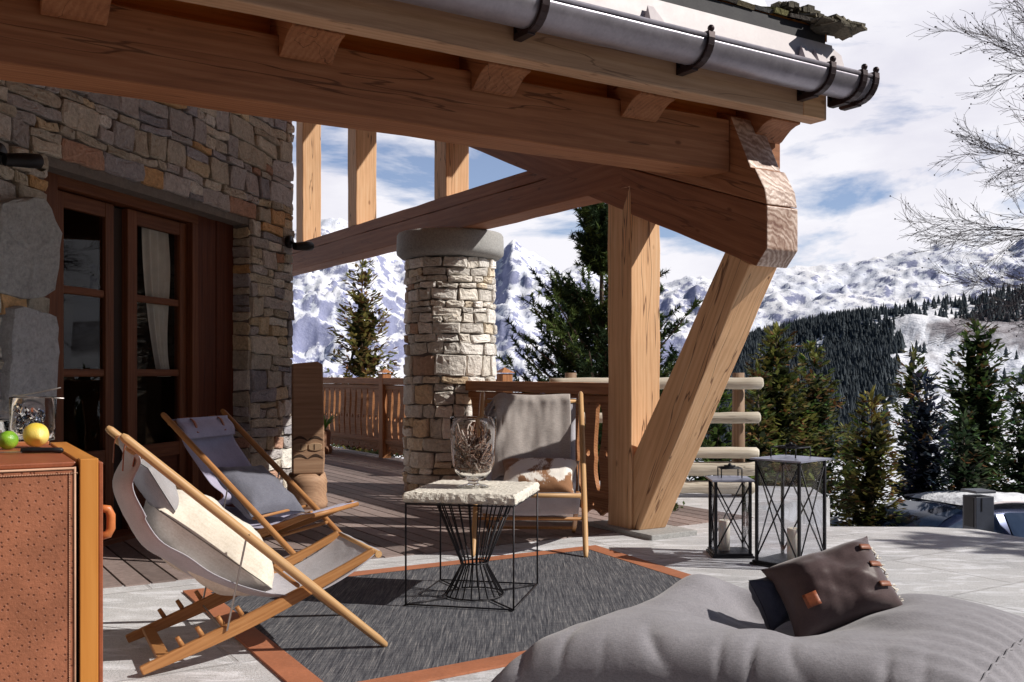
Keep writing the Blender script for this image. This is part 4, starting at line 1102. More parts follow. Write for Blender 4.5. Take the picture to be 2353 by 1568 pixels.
# ------------------------------------------------------------------ bollard lamp past the terrace edge
bl = empty('bollard_lamp', (3.53, 7.47, -.9), radians(12), label='square dark grey bollard standing at the terrace edge before the car', cat='bollard')
b = MB(); b.box((0, 0, .56), (.155, .155, 1.12)); b.build('column', simple('anthracite_paint', (.045, .052, .075), .5, .15, 20, .05, 90), bl, bevel=.004)
b = MB(); b.box((0, 0, 1.155), (.175, .175, .02)); b.build('cap', simple('anthracite_cap', (.07, .078, .10), .45, .1, 20, .05, 90), bl, bevel=.004)
b = MB(); b.box((-.079, 0, 1.0), (.006, .11, .22)); b.box((-.03, -.079, 1.06), (.008, .004, .10)); b.build('light_slot', M['black'], bl)

# ------------------------------------------------------------------ parked car
car = empty('parked_car', (6.3, 14.1, -2.20), radians(200), label='dark blue estate car with snow on its roof parked below the terrace', cat='car')
cm = NT('dark_blue_car_paint'); v = cm.coord('Object'); cpaint = cm.fin((.018, .028, .075), .22, metal=.5, Coat_Weight=1.0, Coat_Roughness=.04)
# side profile, x forward, z up, car length 4.6
def top(x):   # body top height along the car
    return interp([(-2.3, .95), (-2.2, 1.08), (-1.95, 1.30), (-1.3, 1.47), (-.4, 1.53), (.35, 1.50), (.75, 1.36), (1.15, 1.12), (1.35, 1.02), (1.9, .92), (2.2, .78), (2.3, .60)], x)
def belt(x): return interp([(-2.3, .95), (-1.9, .98), (.9, .93), (1.3, .96), (1.9, .87), (2.2, .74), (2.3, .58)], x)
b = MB(); NX = 46
def hw(x): return .90 * (1 - max(0, abs(x) - 1.7) ** 2 * .55)
def sec(x):
    w = hw(x); t = top(x); be = min(belt(x), t - .01); cab = t - be
    return [(-w * .96, .28), (-w, .50), (-w * .99, .75), (-w * .955, be), (-w * (.955 - .30 * min(1, cab / .55)), be + cab * .86), (-w * .60 * (1 if cab > .1 else 1.2), t - .015), (0, t + .02)]
vs = []
for i in range(NX + 1):
    x = -2.3 + 4.6 * i / NX; s_ = sec(x); full = s_ + [(-a, z) for a, z in s_[-2::-1]]
    vs += [(x, a, z) for a, z in full]
W_ = 13
fs = [(i * W_ + k, i * W_ + k + 1, (i + 1) * W_ + k + 1, (i + 1) * W_ + k) for i in range(NX) for k in range(W_ - 1)]
b.add(vs, fs, smooth=True); b.add(vs[:W_], [tuple(range(W_))]); b.add(vs[-W_:], [tuple(range(W_))[::-1]])
b.build('body', cpaint, car, sub=1)
def cside(name, xs_, mat, sg, z0=.05, z1=.80, off=.012):
    bb = MB(); vs = []
    for x in xs_:
        w = hw(x); t = top(x); be = min(belt(x), t - .01); cab = t - be
        for q in (z0, z1):
            f = q / .86; y = w * (.955 - .30 * min(1, cab / .55) * f); vs.append((x, sg * (y + off), be + cab * q))
    bb.add(vs, [(2 * i, 2 * i + 2, 2 * i + 3, 2 * i + 1) for i in range(len(xs_) - 1)], smooth=True); return bb.build(name, mat, car)
for sg in (-1, 1):
    cside('window', [-.15 + i * .1 for i in range(12)], M['carglass'], sg); cside('window', [-1.2 + i * .1 for i in range(10)], M['carglass'], sg); cside('window', [-1.85 + i * .1 for i in range(6)], M['carglass'], sg)
    bb = MB(); bb.tube([(x, sg * (hw(x) * .955 + .02), belt(x) + .012) for x in [-1.9 + .2 * i for i in range(16)]], .012, 6); bb.build('chrome_strip', simple('chrome', (.8, .8, .82), .15, .02, metal=1), car)
    bb = MB(); bb.tube([(x, sg * .62, top(x) + .035) for x in [-1.7 + .2 * i for i in range(11)]], .016, 6); bb.build('roof_rail', M['zincpale'], car)
    bb = MB(); bb.ball((.78, sg * 1.0, 1.02), .1, 12, 8, (.6, 1, .7)); bb.build('mirror', cpaint, car)
    for xw in (1.45, -1.40):
        wh = MB(); wh.lathe([(.20, -.1), (.31, -.1), (.33, -.06), (.33, .06), (.31, .1), (.20, .1)], 28); ob = wh.build('wheel', simple('tyre', (.02, .02, .02), .8), car, Matrix.Translation((xw, sg * .84, .33)) @ Matrix.Rotation(pi / 2, 4, 'X'))
        wh = MB(); wh.lathe([(0, -.05), (.05, -.05), (.20, -.02), (.205, .08)], 28); wh.build('rim', M['steel'], ob, Matrix.Translation((0, 0, .02 * sg)))
# windscreen
bb = MB(); vs = []
for x in [.42 + .08 * i for i in range(10)]:
    t = top(x)
    for y in (-.62, -.3, 0, .3, .62): vs.append((x + .02, y * (1 + .15 * (x - .42)), t + .03 - .035 * abs(y) ** 2))
bb.add(vs, [(5 * i + k, 5 * i + k + 1, 5 * i + 6 + k, 5 * i + 5 + k) for i in range(9) for k in range(4)], smooth=True); bb.build('windscreen', M['carglass'], car)
bb = MB(); bb.grid(lambda a, c: Vector((-1.75 + 2.0 * a, -.60 + 1.2 * c, top(-1.75 + 2.0 * a) + .015 + .075 * min(1, 6 * a * (1 - a) * 2, 7 * c * (1 - c)) * (1 + .4 * noise.noise(Vector((a * 6, c * 5, 0)))))), 30, 16); bb.build('snow_cover', M['snow'], car, fix=False)
for yy in (-.62, .62):
    bb = MB(); bb.ball((2.18, yy, .66), .13, 12, 8, (.6, 1, .55)); bb.build('headlight', M['carglass'], car)
# ------------------------------------------------------------------ rug
rg = empty('outdoor_rug', (0, 0, 0), label='dark grey woven outdoor rug with a tan leather border', cat='rug')
A = [uvw(-.52, -.27), uvw(-3.17, -.21), uvw(-3.235, -2.235), uvw(-.74, -2.19)]
cen = sum(A, Vector()) / 4
def inset(P, d):
    out = []
    for i in range(4):
        p = P[i]; a = (P[i - 1] - p).normalized(); c = (P[(i + 1) % 4] - p).normalized(); out.append(p + (a + c) * d / sin(a.angle(c)))
    return out
B = inset(A, .115); Cc = inset(A, .105)
b = MB(); Z = Vector((0, 0, .011))
vs = [p + Z for p in A] + [p + Z for p in B] + [Vector((p.x, p.y, .001)) for p in A]
b.add(vs, [(i, (i + 1) % 4, (i + 1) % 4 + 4, i + 4) for i in range(4)] + [(i, i + 8, (i + 1) % 4 + 8, (i + 1) % 4) for i in range(4)])
b.build('border', simple('rug_leather_border', (.40, .15, .075), .65, .22, 6, .3, 70), rg)
t = NT('woven_charcoal'); v = t.coord('Object', rot=(0, 0, UA + 0.0))
s1 = t.noise(t.coord('Object', (150, 5, 1), rot=(0, 0, -UA)), 1, 4, .8); s2 = t.noise(t.coord('Object', (7, 90, 1), rot=(0, 0, -UA)), 1, 3, .7); s3 = t.noise(t.coord('Object', (60, 3, 1), rot=(0, 0, -UA)), 1, 4, .7)
g = t.math('MULTIPLY_ADD', s1, .6, t.math('MULTIPLY_ADD', s2, .15, t.math('MULTIPLY', s3, .25)))
c = t.ramp(g, [(.38, (.018, .02, .028)), (.48, (.075, .077, .09)), (.56, (.16, .16, .17)), (.64, (.36, .34, .33))])
mr = t.fin(c, .85, t.bump(g, .8, .004), spec=.2)
b = MB(); b.add([p + Vector((0, 0, .009)) for p in Cc], [(0, 1, 2, 3)]); b.build('woven_field', mr, rg)

# ------------------------------------------------------------------ sling chairs
def lerp(p, q, t): return Vector(p) * (1 - t) + Vector(q) * t
def catmull(P, n):
    out = []; P = [Vector(p) for p in P]; Q = [P[0] * 2 - P[1]] + P + [P[-1] * 2 - P[-2]]
    for i in range(len(P) - 1):
        for k in range(n):
            t = k / n; a, b_, c, d = Q[i:i + 4]
            out.append(.5 * ((2 * b_) + (c - a) * t + (2 * a - 5 * b_ + 4 * c - d) * t * t + (3 * b_ - a - 3 * c + d) * t ** 3))
    out.append(P[-1]); return out
def chair(loc, rz, label, W_=.60, ptop=(-1.05, .935), cloth='canvas', frame_='chairwood', sag=1.0, front=(-.01, .388), headrest='top', sagk=1.0, group='sling chairs around the rug'):
    r = empty('sling_chair', loc, rz, label, 'deck chair', group)
    k = ptop[1] / .935
    fr = M[frame_]; fr2 = M['chairwood2']
    for w in (0, W_):
        L = sqrt(ptop[0] ** 2 + ptop[1] ** 2); m = frame((0, w, .012), (ptop[0], 0, ptop[1]))
        b = MB(); b.tube([(-.02, 0, 0), (-.012, 0, 0), (.03, 0, 0), (L * .3, 0, 0), (L * .8, 0, 0), (L - .02, 0, 0), (L - .003, 0, 0), (L, 0, 0)], [.006, .013, .0175, .0195, .019, .0175, .012, .004], 14)
        b.build('pole', fr, r, m)
    # lower runners, rising to the seat front; flat bars with a round nose
    for w in (.05, W_ - .05):
        a = Vector((-.945, w, .012)); c = Vector((front[0] - .015, w, front[1])); L = (c - a).length; m = frame(a, c - a)
        b = MB(); n = 14
        prof = []
        for i in range(n + 1):
            t = i / n; hh = .017 + .011 * sin(pi * min(1, t * 1.15)) ; prof.append((L * t, hh, -.02 * sin(pi * t)))
        pts = [(x, z0 + h_) for x, h_, z0 in prof] + [(x, z0 - h_) for x, h_, z0 in prof[::-1]]
        b.prism(pts, -.013, .013); ru = b.build('runner', fr2, r, m, bevel=.005)
        for s in (.17, .25, .335, .415):
            b = MB(); b.tube([(L * s, 0, .015), (L * s - .006, 0, .055)], [.010, .009], 8); b.build('notch_peg', fr2, ru)
    def cross(name, s, z, w0, w1, rr, mat): 
        b = MB(); b.tube([(0, 0, 0), (w1 - w0, 0, 0)], rr, 12); return b.build(name, mat, r, frame((s, w0, z), (0, 1, 0)))
    tp = lerp((0, 0, .012), (ptop[0], 0, ptop[1]), .955)
    cross('top_bar', tp.x, tp.z - .01, .01, W_ - .01, .014, fr)
    cross('front_bar', front[0], front[1] - .01, .03, W_ - .03, .015, fr)
    lo = lerp((0, 0, .012), (ptop[0], 0, ptop[1]), .20); cross('stretcher', lo.x, lo.z, .0, W_, .011, fr2)
    cross('pivot_bar', -.36, .30 * k, .0, W_, .009, fr2)
    b = MB(); b.bar((-.86, .05, .045), (-.86, W_ - .05, .045), .05, .018); b.build('rear_slat', fr2, r, bevel=.004)
    # steel support rods
    q = lerp((0, 0, .012), (ptop[0], 0, ptop[1]), .545); nt_ = (-.63, .135)
    b = MB(); b.tube([(q.x, -.02, q.z + .012), (q.x, .0, q.z + .018), (q.x, .028, q.z), (nt_[0], .028, nt_[1]), (nt_[0] - .004, .05, nt_[1] - .012), (nt_[0] - .004, W_ - .05, nt_[1] - .012), (nt_[0], W_ - .028, nt_[1]), (q.x, W_ - .028, q.z), (q.x, W_, q.z + .018)], .0042, 6, cap=False); b.build('support_rod', M['steel'], r)
    # canvas sling: a measured side profile, hollow across its width
    sl_ = [(tp.x, tp.z + .012), (tp.x - .012, tp.z - .01), (-.998 - (1.05 + ptop[0]) * -1, .83 * k), (-1.037 - (1.05 + ptop[0]) * -1, .735 * k), (-1.005 - (1.05 + ptop[0]) * -.9, .63 * k), (-.905, .485 * k), (-.80, .388), (-.705, .315), (-.57, .252), (-.42, .215), (-.28, .225), (-.13, .30), (front[0] + .005, front[1] + .006)]
    if sagk < 1:
        q_ = []
        for i, (x, z) in enumerate(sl_):
            if 1 < i < 11:
                lx = ptop[0] * z / ptop[1] * 1.0 if z > .36 else x; kk = sagk if z > .36 else 1
                x = x * kk + lx * (1 - kk)
            q_.append((x, z))
        sl_ = q_
    pr = catmull([(x, 0, z) for x, z in sl_], 5); n = len(pr) - 1
    def sling(a, c):
        i = min(n, int(round(c * n))); p = pr[i]; t = i / n; e = (2 * a - 1)
        wd = .032 + .012 * sin(pi * min(1, t * 1.0)); hol = .018 * (1 - e * e) * sin(pi * t) * sag
        wr = .0012 * sin(a * 19 + c * 9) * sstep(.75, .95, t) * sag
        nx = Vector((-.5, 0, -.85)) if t > .35 else Vector((-.9, 0, -.4))
        return Vector((p.x, wd + (W_ - 2 * wd) * a, p.z)) + nx * (hol + wr) - nx.normalized() * (.050 * e * e * sin(pi * t) * (1 if sagk == 1 else .3))
    b = MB(); b.grid(sling, 22, n); b.build('sling', M[cloth], r, solid=.003, fix=False)
    # leather straps looping over the top bar
    if headrest:
        for w in ((.16, .44) if headrest == 'top' else (.10, W_ - .12)):
            off_ = .075 if headrest == 'top' else 0; b = MB(); pts = [Vector((tp.x - .03, w, tp.z - .09)), Vector((tp.x - .024, w, tp.z)), Vector((tp.x - .008, w, tp.z + .02)), Vector((tp.x + .018 + off_ * .6, w, tp.z)), Vector((tp.x + .005 + off_ * 1.25, w, tp.z - .075))]
            vs = []; 
            for p in catmull(pts, 4): vs += [p + Vector((0, -.011, 0)), p + Vector((0, .011, 0))]
            b.add(vs, [(2 * i, 2 * i + 1, 2 * i + 3, 2 * i + 2) for i in range(len(vs) // 2 - 1)], smooth=True); b.build('leather_strap', M['leather_red'], r, solid=.003)
    return r, pr, tp
def pillow_mesh(W_, H_, T_, seed=1, wr=.012, pin=.10, nu=34, nv=26, ex_=4, cr_=0):
    """soft cushion lying in x,y with puffed faces, pinched corners and creases"""
    vs_t = []; rnd = seed * 3.7
    def f(a, c, sg):
        x = 2 * a - 1; y = 2 * c - 1
        ex = x * (1 - pin * (y * y) * (1 - .0) * .9 * (1 - abs(x) ** 8 * 0)) ; ey = y * (1 - pin * x * x * .9)
        ex = x * (1 + pin * .6 * (x * x * y * y) - pin * .5 * (1 - y * y) * 0 - pin * (1 - y * y) * abs(x) ** 3 * .7); ey = y * (1 + pin * .6 * (x * x * y * y) - pin * (1 - x * x) * abs(y) ** 3 * .7)
        ex, ey = ex * (1 - cr_ * y * y), ey * (1 - cr_ * x * x)
        h = (max(0, (1 - abs(x) ** ex_)) * max(0, (1 - abs(y) ** ex_))) ** .5
        n_ = noise.noise(Vector((x * 1.6 + rnd, y * 1.6, sg * 2))) * .22 + noise.noise(Vector((x * 5 + rnd, y * 5, sg))) * .05
        cr = wr * (abs(x * y) ** 1.2) * sin(9 * (x * sg + y * 1.3) + rnd)
        return Vector((ex * W_ / 2, ey * H_ / 2, sg * (T_ / 2 * h * (1 + n_) + cr * h + .0015)))
    b = MB(); b.grid(lambda a, c: f(a, c, 1), nu, nv); k = len(b.v); b.grid(lambda a, c: f(1 - a, c, -1), nu, nv)
    e = .004
    return b
def cushion(name, mat, m, W_, H_, T_, label, seed=1, cat='cushion', bend=0, piping=True, **k):
    b = pillow_mesh(W_, H_, T_, seed, **k)
    if bend: b.v = [(x, y, z + bend * (1 - cos(x / W_ * 2.2))) for x, y, z in b.v]
    o = b.build(name, mat, None, None); o.matrix_world = m; tag(o, label, cat); return o
def orient(loc, xdir, ydir):
    x = Vector(xdir).normalized(); y = Vector(ydir); z = x.cross(y).normalized(); y = z.cross(x)
    m = Matrix((x, y, z)).transposed().to_4x4(); m.translation = Vector(loc); return m

# front chair, seen from its side
M['tableather'] = simple('muted_brown_leather_tab', (.26, .095, .05), .5, .2, 20, .2, 160)
M['canvas_d'] = fabric('darker_grey_canvas', (.30, .29, .30), (.39, .375, .385))  # headrest canvas, a darker grey than the sling
C1, C1a = (-.535, 4.104, .013), radians(27)
ch1, pr1, tp1 = chair(C1, C1a, 'light grey sling chair nearest the camera, seen side on, holding a cream fleece cushion', ptop=(-1.02, .895), headrest='low')
MC1 = Matrix.Translation(C1) @ Matrix.Rotation(C1a, 4, 'Z')
cu1 = cushion('fleece_cushion', M['cream'], MC1 @ orient((-.655, .30, .435), (-.76, 0, .60), (0, 1, 0)), .62, .47, .30, 'plump cream fleece cushion lying along the seat of the nearest sling chair', 4, wr=.02, ex_=2.4, cr_=.16)
b = pillow_mesh(.20, .42, .11, 7, pin=.02, wr=.004); hp = b.build('headrest_pillow', M['canvas_d'], ch1, orient((-.865, .30, .685), (.50, 0, -.86), (0, 1, 0)))
# second chair, in front of the door
C2, C2a = (-1.184, 5.70, .006), radians(-19)
ch2, pr2, tp2 = chair(C2, C2a, 'blue grey sling chair before the french door, two leather straps over its top bar', ptop=(-1.01, .885), cloth='canvas_b', frame_='chairwood2', sag=1.2, sagk=.45, front=(.02, .325))
MC2 = Matrix.Translation(C2) @ Matrix.Rotation(C2a, 4, 'Z')
b = MB()
def flap2(a, c):
    i = c * 13; j = min(len(pr2) - 2, int(i)); p = pr2[j] * (1 - (i - j)) + pr2[j + 1] * (i - j)
    return Vector((p.x + .028 + .02 * sin(pi * c) , .045 + .51 * a, p.z + .004)) + Vector((.010 * sin(pi * a), 0, 0))
b.grid(flap2, 18, 26); b.build('headrest_flap', M['canvas_b'], ch2, solid=.012, fix=False)
cu2 = cushion('square_cushion', M['cushgrey'], MC2 @ orient((-.56, .33, .40), (-.80, 0.22, .52), (.18, 1, 0)), .46, .42, .17, 'dark grey cushion with a leather band in the sling chair before the door', 5)
b = MB(); b.grid(lambda a, c: Vector((-.23 + .46 * a, -.05 + .035 * c - .03, 0)) + Vector((0, 0, .0875 * sqrt(max(0, (1 - (2 * a - 1) ** 4))) * 1.22 + .018)), 20, 2)
bd = b.build('leather_band', M['leather_red'], cu2, fix=False); bd.matrix_local = Matrix.Rotation(radians(90), 4, 'Z') @ Matrix.Translation((0, .03, .002))
# third chair, facing the camera beyond the table
C3, C3a = (-.242, 6.135, .010), radians(-92)
ch3, pr3, tp3 = chair(C3, C3a, 'sling chair facing the camera beyond the side table, taupe throw over its back', W_=.70, ptop=(-.93, .99), headrest=None, sagk=.5)
MC3 = Matrix.Translation(C3) @ Matrix.Rotation(C3a, 4, 'Z')
# throw draped over the back: up behind the bar, over it and down to the seat
fr_ = [p for p in pr3 if p.z > .40]
tprof = catmull([(tp3.x - .10, 0, tp3.z - .62), (tp3.x - .075, 0, tp3.z - .35), (tp3.x - .045, 0, tp3.z - .05), (tp3.x - .012, 0, tp3.z + .035), (tp3.x + .035, 0, tp3.z + .010)] + [(p.x + .045, 0, p.z) for p in fr_[8::5]], 7)
nt3 = len(tprof) - 1
def thr(a, c):
    p = tprof[min(nt3, int(round(c * nt3)))]; w = .095 + .53 * a
    dz = .012 * sin(a * 7 + 1) * c; f = .003 * sin(a * 17 + c * 4) + .016 * noise.noise(Vector((a * 3.5, c * 4, 1))) + .006 * noise.noise(Vector((a * 11, c * 6, 4)))
    if a < .14: dz -= .05 * (1 - a / .14) ** 2; f += .02 * sin(c * 26) * (1 - a / .14)
    return Vector((p.x + f, .0 + w + .012 * sin(c * 12) * (1 if a < .1 else .2), p.z + dz + (.03 * max(0, 1 - a / .16) if .30 < c < .5 else 0)))
b = MB(); b.grid(thr, 60, nt3); th = b.build('throw', M['throw'], None, None, solid=.006, fix=False); th.matrix_world = MC3; tag(th, 'fringed taupe wool throw draped over the back of the chair facing the camera', 'throw blanket')
b = MB(); rnd = R(6)
for i in range(190):
    c = .30 + .68 * rnd.random(); p = thr(0, c); L = rnd.uniform(.06, .15); q = [p]
    d = Vector((rnd.uniform(-.3, .5), -.6, -.9)).normalized()
    for k in range(4): d = (d + Vector((rnd.uniform(-.4, .4), rnd.uniform(-.4, .3), -.25))).normalized(); q.append(q[-1] + d * L / 4)
    b.tube(q, .0042, 3, cap=False)
b.build('fringe', M['throw'], th, fix=False)
# cowhide cushion
t = NT('cowhide'); v = t.coord('Object'); n = t.noise(v, 3.6, 4, .55, .3); hair = t.noise(t.coord('Object', (40, 8, 8)), 6, 3, .6)
cow = t.fin(t.mix(t.ramp(t.math('MULTIPLY_ADD', hair, .12, n), [(.52, 0.), (.56, 1.)]), (.86, .82, .76), (.27, .13, .06)), .7, t.bump(hair, .5, .004), spec=.2, Sheen_Weight=.3)
cushion('cowhide_cushion', cow, MC3 @ orient((-.475, .40, .43), (.10, 1, .0), (-.80, .10, .62)), .50, .34, .17, 'white cowhide cushion with a brown patch on the chair facing the camera', 8, bend=0)

# ------------------------------------------------------------------ side table, stone slab on a wire cage
TA = radians(-12.5); tc_ = (-.192, 5.055, .013)
tb_ = empty('side_table', tc_, TA, label='side table of thin black wire with a rough pale stone slab top', cat='side table')
HX, HY2, TH = .27, .295, .50
mt = Matrix.Shear('XY', 4, (0, 0)) 
def tw(name, pts, r=.0042): b = MB(); b.tube(pts, r, 6); return b.build(name, M['wire'], tb_)
cs = [(-HX, -HY2), (HX, -HY2), (HX, HY2), (-HX, HY2)]
for x, y in cs: tw('corner_rod', [(x, y, .004), (x, y, TH)], .0048)
for z, nm in ((.005, 'bottom_rod'), (TH - .003, 'top_rod')):
    for i in range(4): tw(nm, [(*cs[i], z), (*cs[(i + 1) % 4], z)])
for x, y in cs: tw('diagonal_rod', [(x, y, .005), (x * .42, y * .38, .005)])
b = MB(); NW = 22
for k in range(NW):
    a = 2 * pi * k / NW; e = (cos(a), sin(a)); b.tube([(.205 * e[0], .205 * e[1], TH - .005), (.072 * e[0], .072 * e[1], .175), (.068 * e[0], .068 * e[1], .155), (.15 * e[0], .15 * e[1], .006)], .0038, 5)
for rr, z in ((.205, TH - .005), (.0715, .168), (.15, .006)): b.tube([(rr * cos(2 * pi * k / 32), rr * sin(2 * pi * k / 32), z) for k in range(33)], .0042, 5, cap=False)
b.build('wire_cage', M['wire'], tb_)
b = MB()
def slab(a, c):
    # closed outline swept over the edge profile
    ang = 2 * pi * a; cx_, sx_ = cos(ang), sin(ang); k = 1 / max(abs(cx_), abs(sx_)); x = cx_ * k * (HX + .012); y = sx_ * k * (HY2 + .006)
    prof = [(0, 0), (.97, 0), (1.0, .006), (1.005, .018), (.992, .032), (.975, .042), (.962, .049), (.90, .051), (.5, .052), (0, .052)]
    f, z = prof[min(9, int(round(c * 9)))]; j = (noise.noise(Vector((x * 34, y * 34, z * 60))) * .016 + noise.noise(Vector((x * 12, y * 12, 3))) * .012) if 1 <= round(c * 9) <= 6 else 0
    fx = f + j * 1.6; return Vector((x * fx, y * fx, TH + .003 + z + (noise.noise(Vector((x * 9, y * 9, 5))) * .0025 if z > .05 else 0) + (noise.noise(Vector((x * 45, y * 45, 5))) * .006 if .003 < z < .05 else 0)))
b.grid(slab, 260, 9, smooth=False); b.build('stone_slab', M['slabstone'], tb_, fix=True)

# glass vase with dry twigs
vz0 = .013 + TH + .0555
va = empty('glass_vase', (-.197, 5.02, vz0), label='clear footed glass vase filled with dry twigs on the stone slab', cat='vase')
b = MB()
outp = [(.0, .0), (.078, .0), (.080, .004), (.060, .010), (.030, .016), (.022, .024), (.030, .034), (.062, .048), (.088, .075), (.102, .12), (.108, .19), (.112, .27), (.1135, .335), (.1125, .339)]
inp = [(.110, .337), (.108, .27), (.104, .19), (.098, .122), (.084, .080), (.058, .054), (.0, .044)]
b.lathe(outp + inp, 56); b.build('bowl', M['vase_glass'], va)
b = MB(); rnd = R(44)
for i in range(230):
    a = rnd.uniform(0, 6.28); rr = .085 * sqrt(rnd.random()); z = rnd.uniform(.065, .215); p = Vector((rr * cos(a), rr * sin(a), z)); 
    if z < .1: p.x *= .7; p.y *= .7
    d = Vector((rnd.uniform(-1, 1), rnd.uniform(-1, 1), rnd.uniform(-.3, 1.1))).normalized(); q = [p]
    for k in range(5):
        d = (d + rv(rnd, .45)).normalized(); nx = q[-1] + d * rnd.uniform(.012, .03); rad = sqrt(nx.x ** 2 + nx.y ** 2)
        if rad > .094: nx.x *= .09 / rad; nx.y *= .09 / rad
        if nx.z > .30: nx.z = .30
        if nx.z < .075: nx.x *= .6; nx.y *= .6; nx.z = .075
        q.append(nx)
    k = rnd.choice([(.30, .17, .11), (.48, .33, .26), (.14, .08, .06), (.72, .62, .55)])
    b.tube(q, rnd.uniform(.0018, .0045), 4, cap=False, col=k)
tg = b.build('dry_twigs', M['foliage'], None, fix=False); tg.location = (-.197, 5.02, vz0); tg.scale = va.scale = (1.05, 1.05, 1.05); tag(tg, 'bundle of dry curly twigs inside the footed glass vase', 'dried twigs')

# ------------------------------------------------------------------ lanterns
def lantern(loc, rz, w, h, label, plate_w, clabel, ch, cr, cpos):
    r = empty('lantern', loc, rz, label, 'lantern', 'black metal lanterns beside the leaning strut'); k = w / 2; t = .011 if w < .25 else .010
    b = MB()
    for s, z in ((1.22, .008), (1.14, .022)): b.box((0, 0, z), (w * s, w * s, .014))
    b.build('base', M['black'], r, bevel=.002)
    for x in (-1, 1):
        for y in (-1, 1):
            b = MB(); b.box((x * k, y * k, .03 + (h - .03) / 2), (t * 1.7, t * 1.7, h - .03)); b.build('corner_post', M['black'], r, bevel=.0015, seg=1)
    for i in range(4):
        m = Matrix.Rotation(i * pi / 2, 4, 'Z'); b = MB()
        b.tube([m @ Vector((-k, -k, .045)), m @ Vector((k, -k, h - .02))], .0048, 6); b.tube([m @ Vector((k, -k - .006, .045)), m @ Vector((-k, -k - .006, h - .02))], .0048, 6); b.build('cross_bar', M['black'], r)
        b = MB(); b.box((0, -k + .006, h / 2 + .01), (w - .016, .0025, h - .05), m); b.build('pane', M['lantern_glass'], r)
    b = MB(); p = plate_w / 2
    b.box((0, 0, h + .004), (plate_w, plate_w, .010))
    b.add([(-p, -p, h + .009), (p, -p, h + .009), (p, p, h + .009), (-p, p, h + .009), (-p * .3, -p * .3, h + .022), (p * .3, -p * .3, h + .022), (p * .3, p * .3, h + .022), (-p * .3, p * .3, h + .022)], [(0, 1, 5, 4), (1, 2, 6, 5), (2, 3, 7, 6), (3, 0, 4, 7), (4, 5, 6, 7)])
    b.build('roof', M['lroof'], r)
    q = plate_w * .24; hh = h + .075; b = MB()
    for x in (-q, q):
        for y in (-q, q): b.tube([(x, y, h + .01), (x, y, hh)], .0042, 6)
    for a, c in (((-q, -q), (q, -q)), ((q, -q), (q, q)), ((q, q), (-q, q)), ((-q, q), (-q, -q)), ((-q, 0), (q, 0))): b.tube([(*a, hh), (*c, hh)], .0042, 6)
    b.ball((0, 0, hh + .018), .012, 8, 6); b.tube([(-.035, 0, hh + .012), (.035, 0, hh + .012)], .006, 6); b.build('crown_handle', M['black'], r)
    c = empty('pillar_candle', (0, 0, 0), label=clabel, cat='candle'); c.matrix_world = Matrix.Translation(loc) @ Matrix.Rotation(rz, 4, 'Z') @ Matrix.Translation((cpos[0], cpos[1], .031))
    b = MB(); b.lathe([(0, 0), (cr, 0), (cr, ch - .006), (cr - .004, ch), (cr * .75, ch - .004), (0, ch - .016)], 32); b.build('wax', M['candle'], c)
    b = MB(); b.tube([(0, 0, ch - .016), (.003, 0, ch + .008)], .0015, 5); b.build('wick', M['black'], c)
M['lroof'] = simple('blue_sheen_lantern_roof', (.30, .31, .40), .38, .12, 8, .1, 60, metal=.55)
rzS = radians(-2); wS = .212
fc = Vector((1.266, 6.13, 0)); cS = fc + Matrix.Rotation(rzS, 3, 'Z') @ Vector((wS / 2, wS / 2, 0))
lantern((cS.x, cS.y, .0), rzS, wS, .475, 'smaller of the two black lanterns, cross braced, left one', .265, 'short ivory pillar candle with a sloped rim inside the smaller lantern', .19, .036, (-.035, .0))
rzL = radians(-47); wL = .285
fc = Vector((1.663, 5.713, 0)); cL = fc + Matrix.Rotation(rzL, 3, 'Z') @ Vector((-wL / 2, wL / 2, 0))
lantern((cL.x, cL.y, .0), rzL, wL, .630, 'taller of the two black lanterns, cross braced, right one', .345, 'ivory pillar candle inside the taller lantern', .20, .038, (.05, -.05))

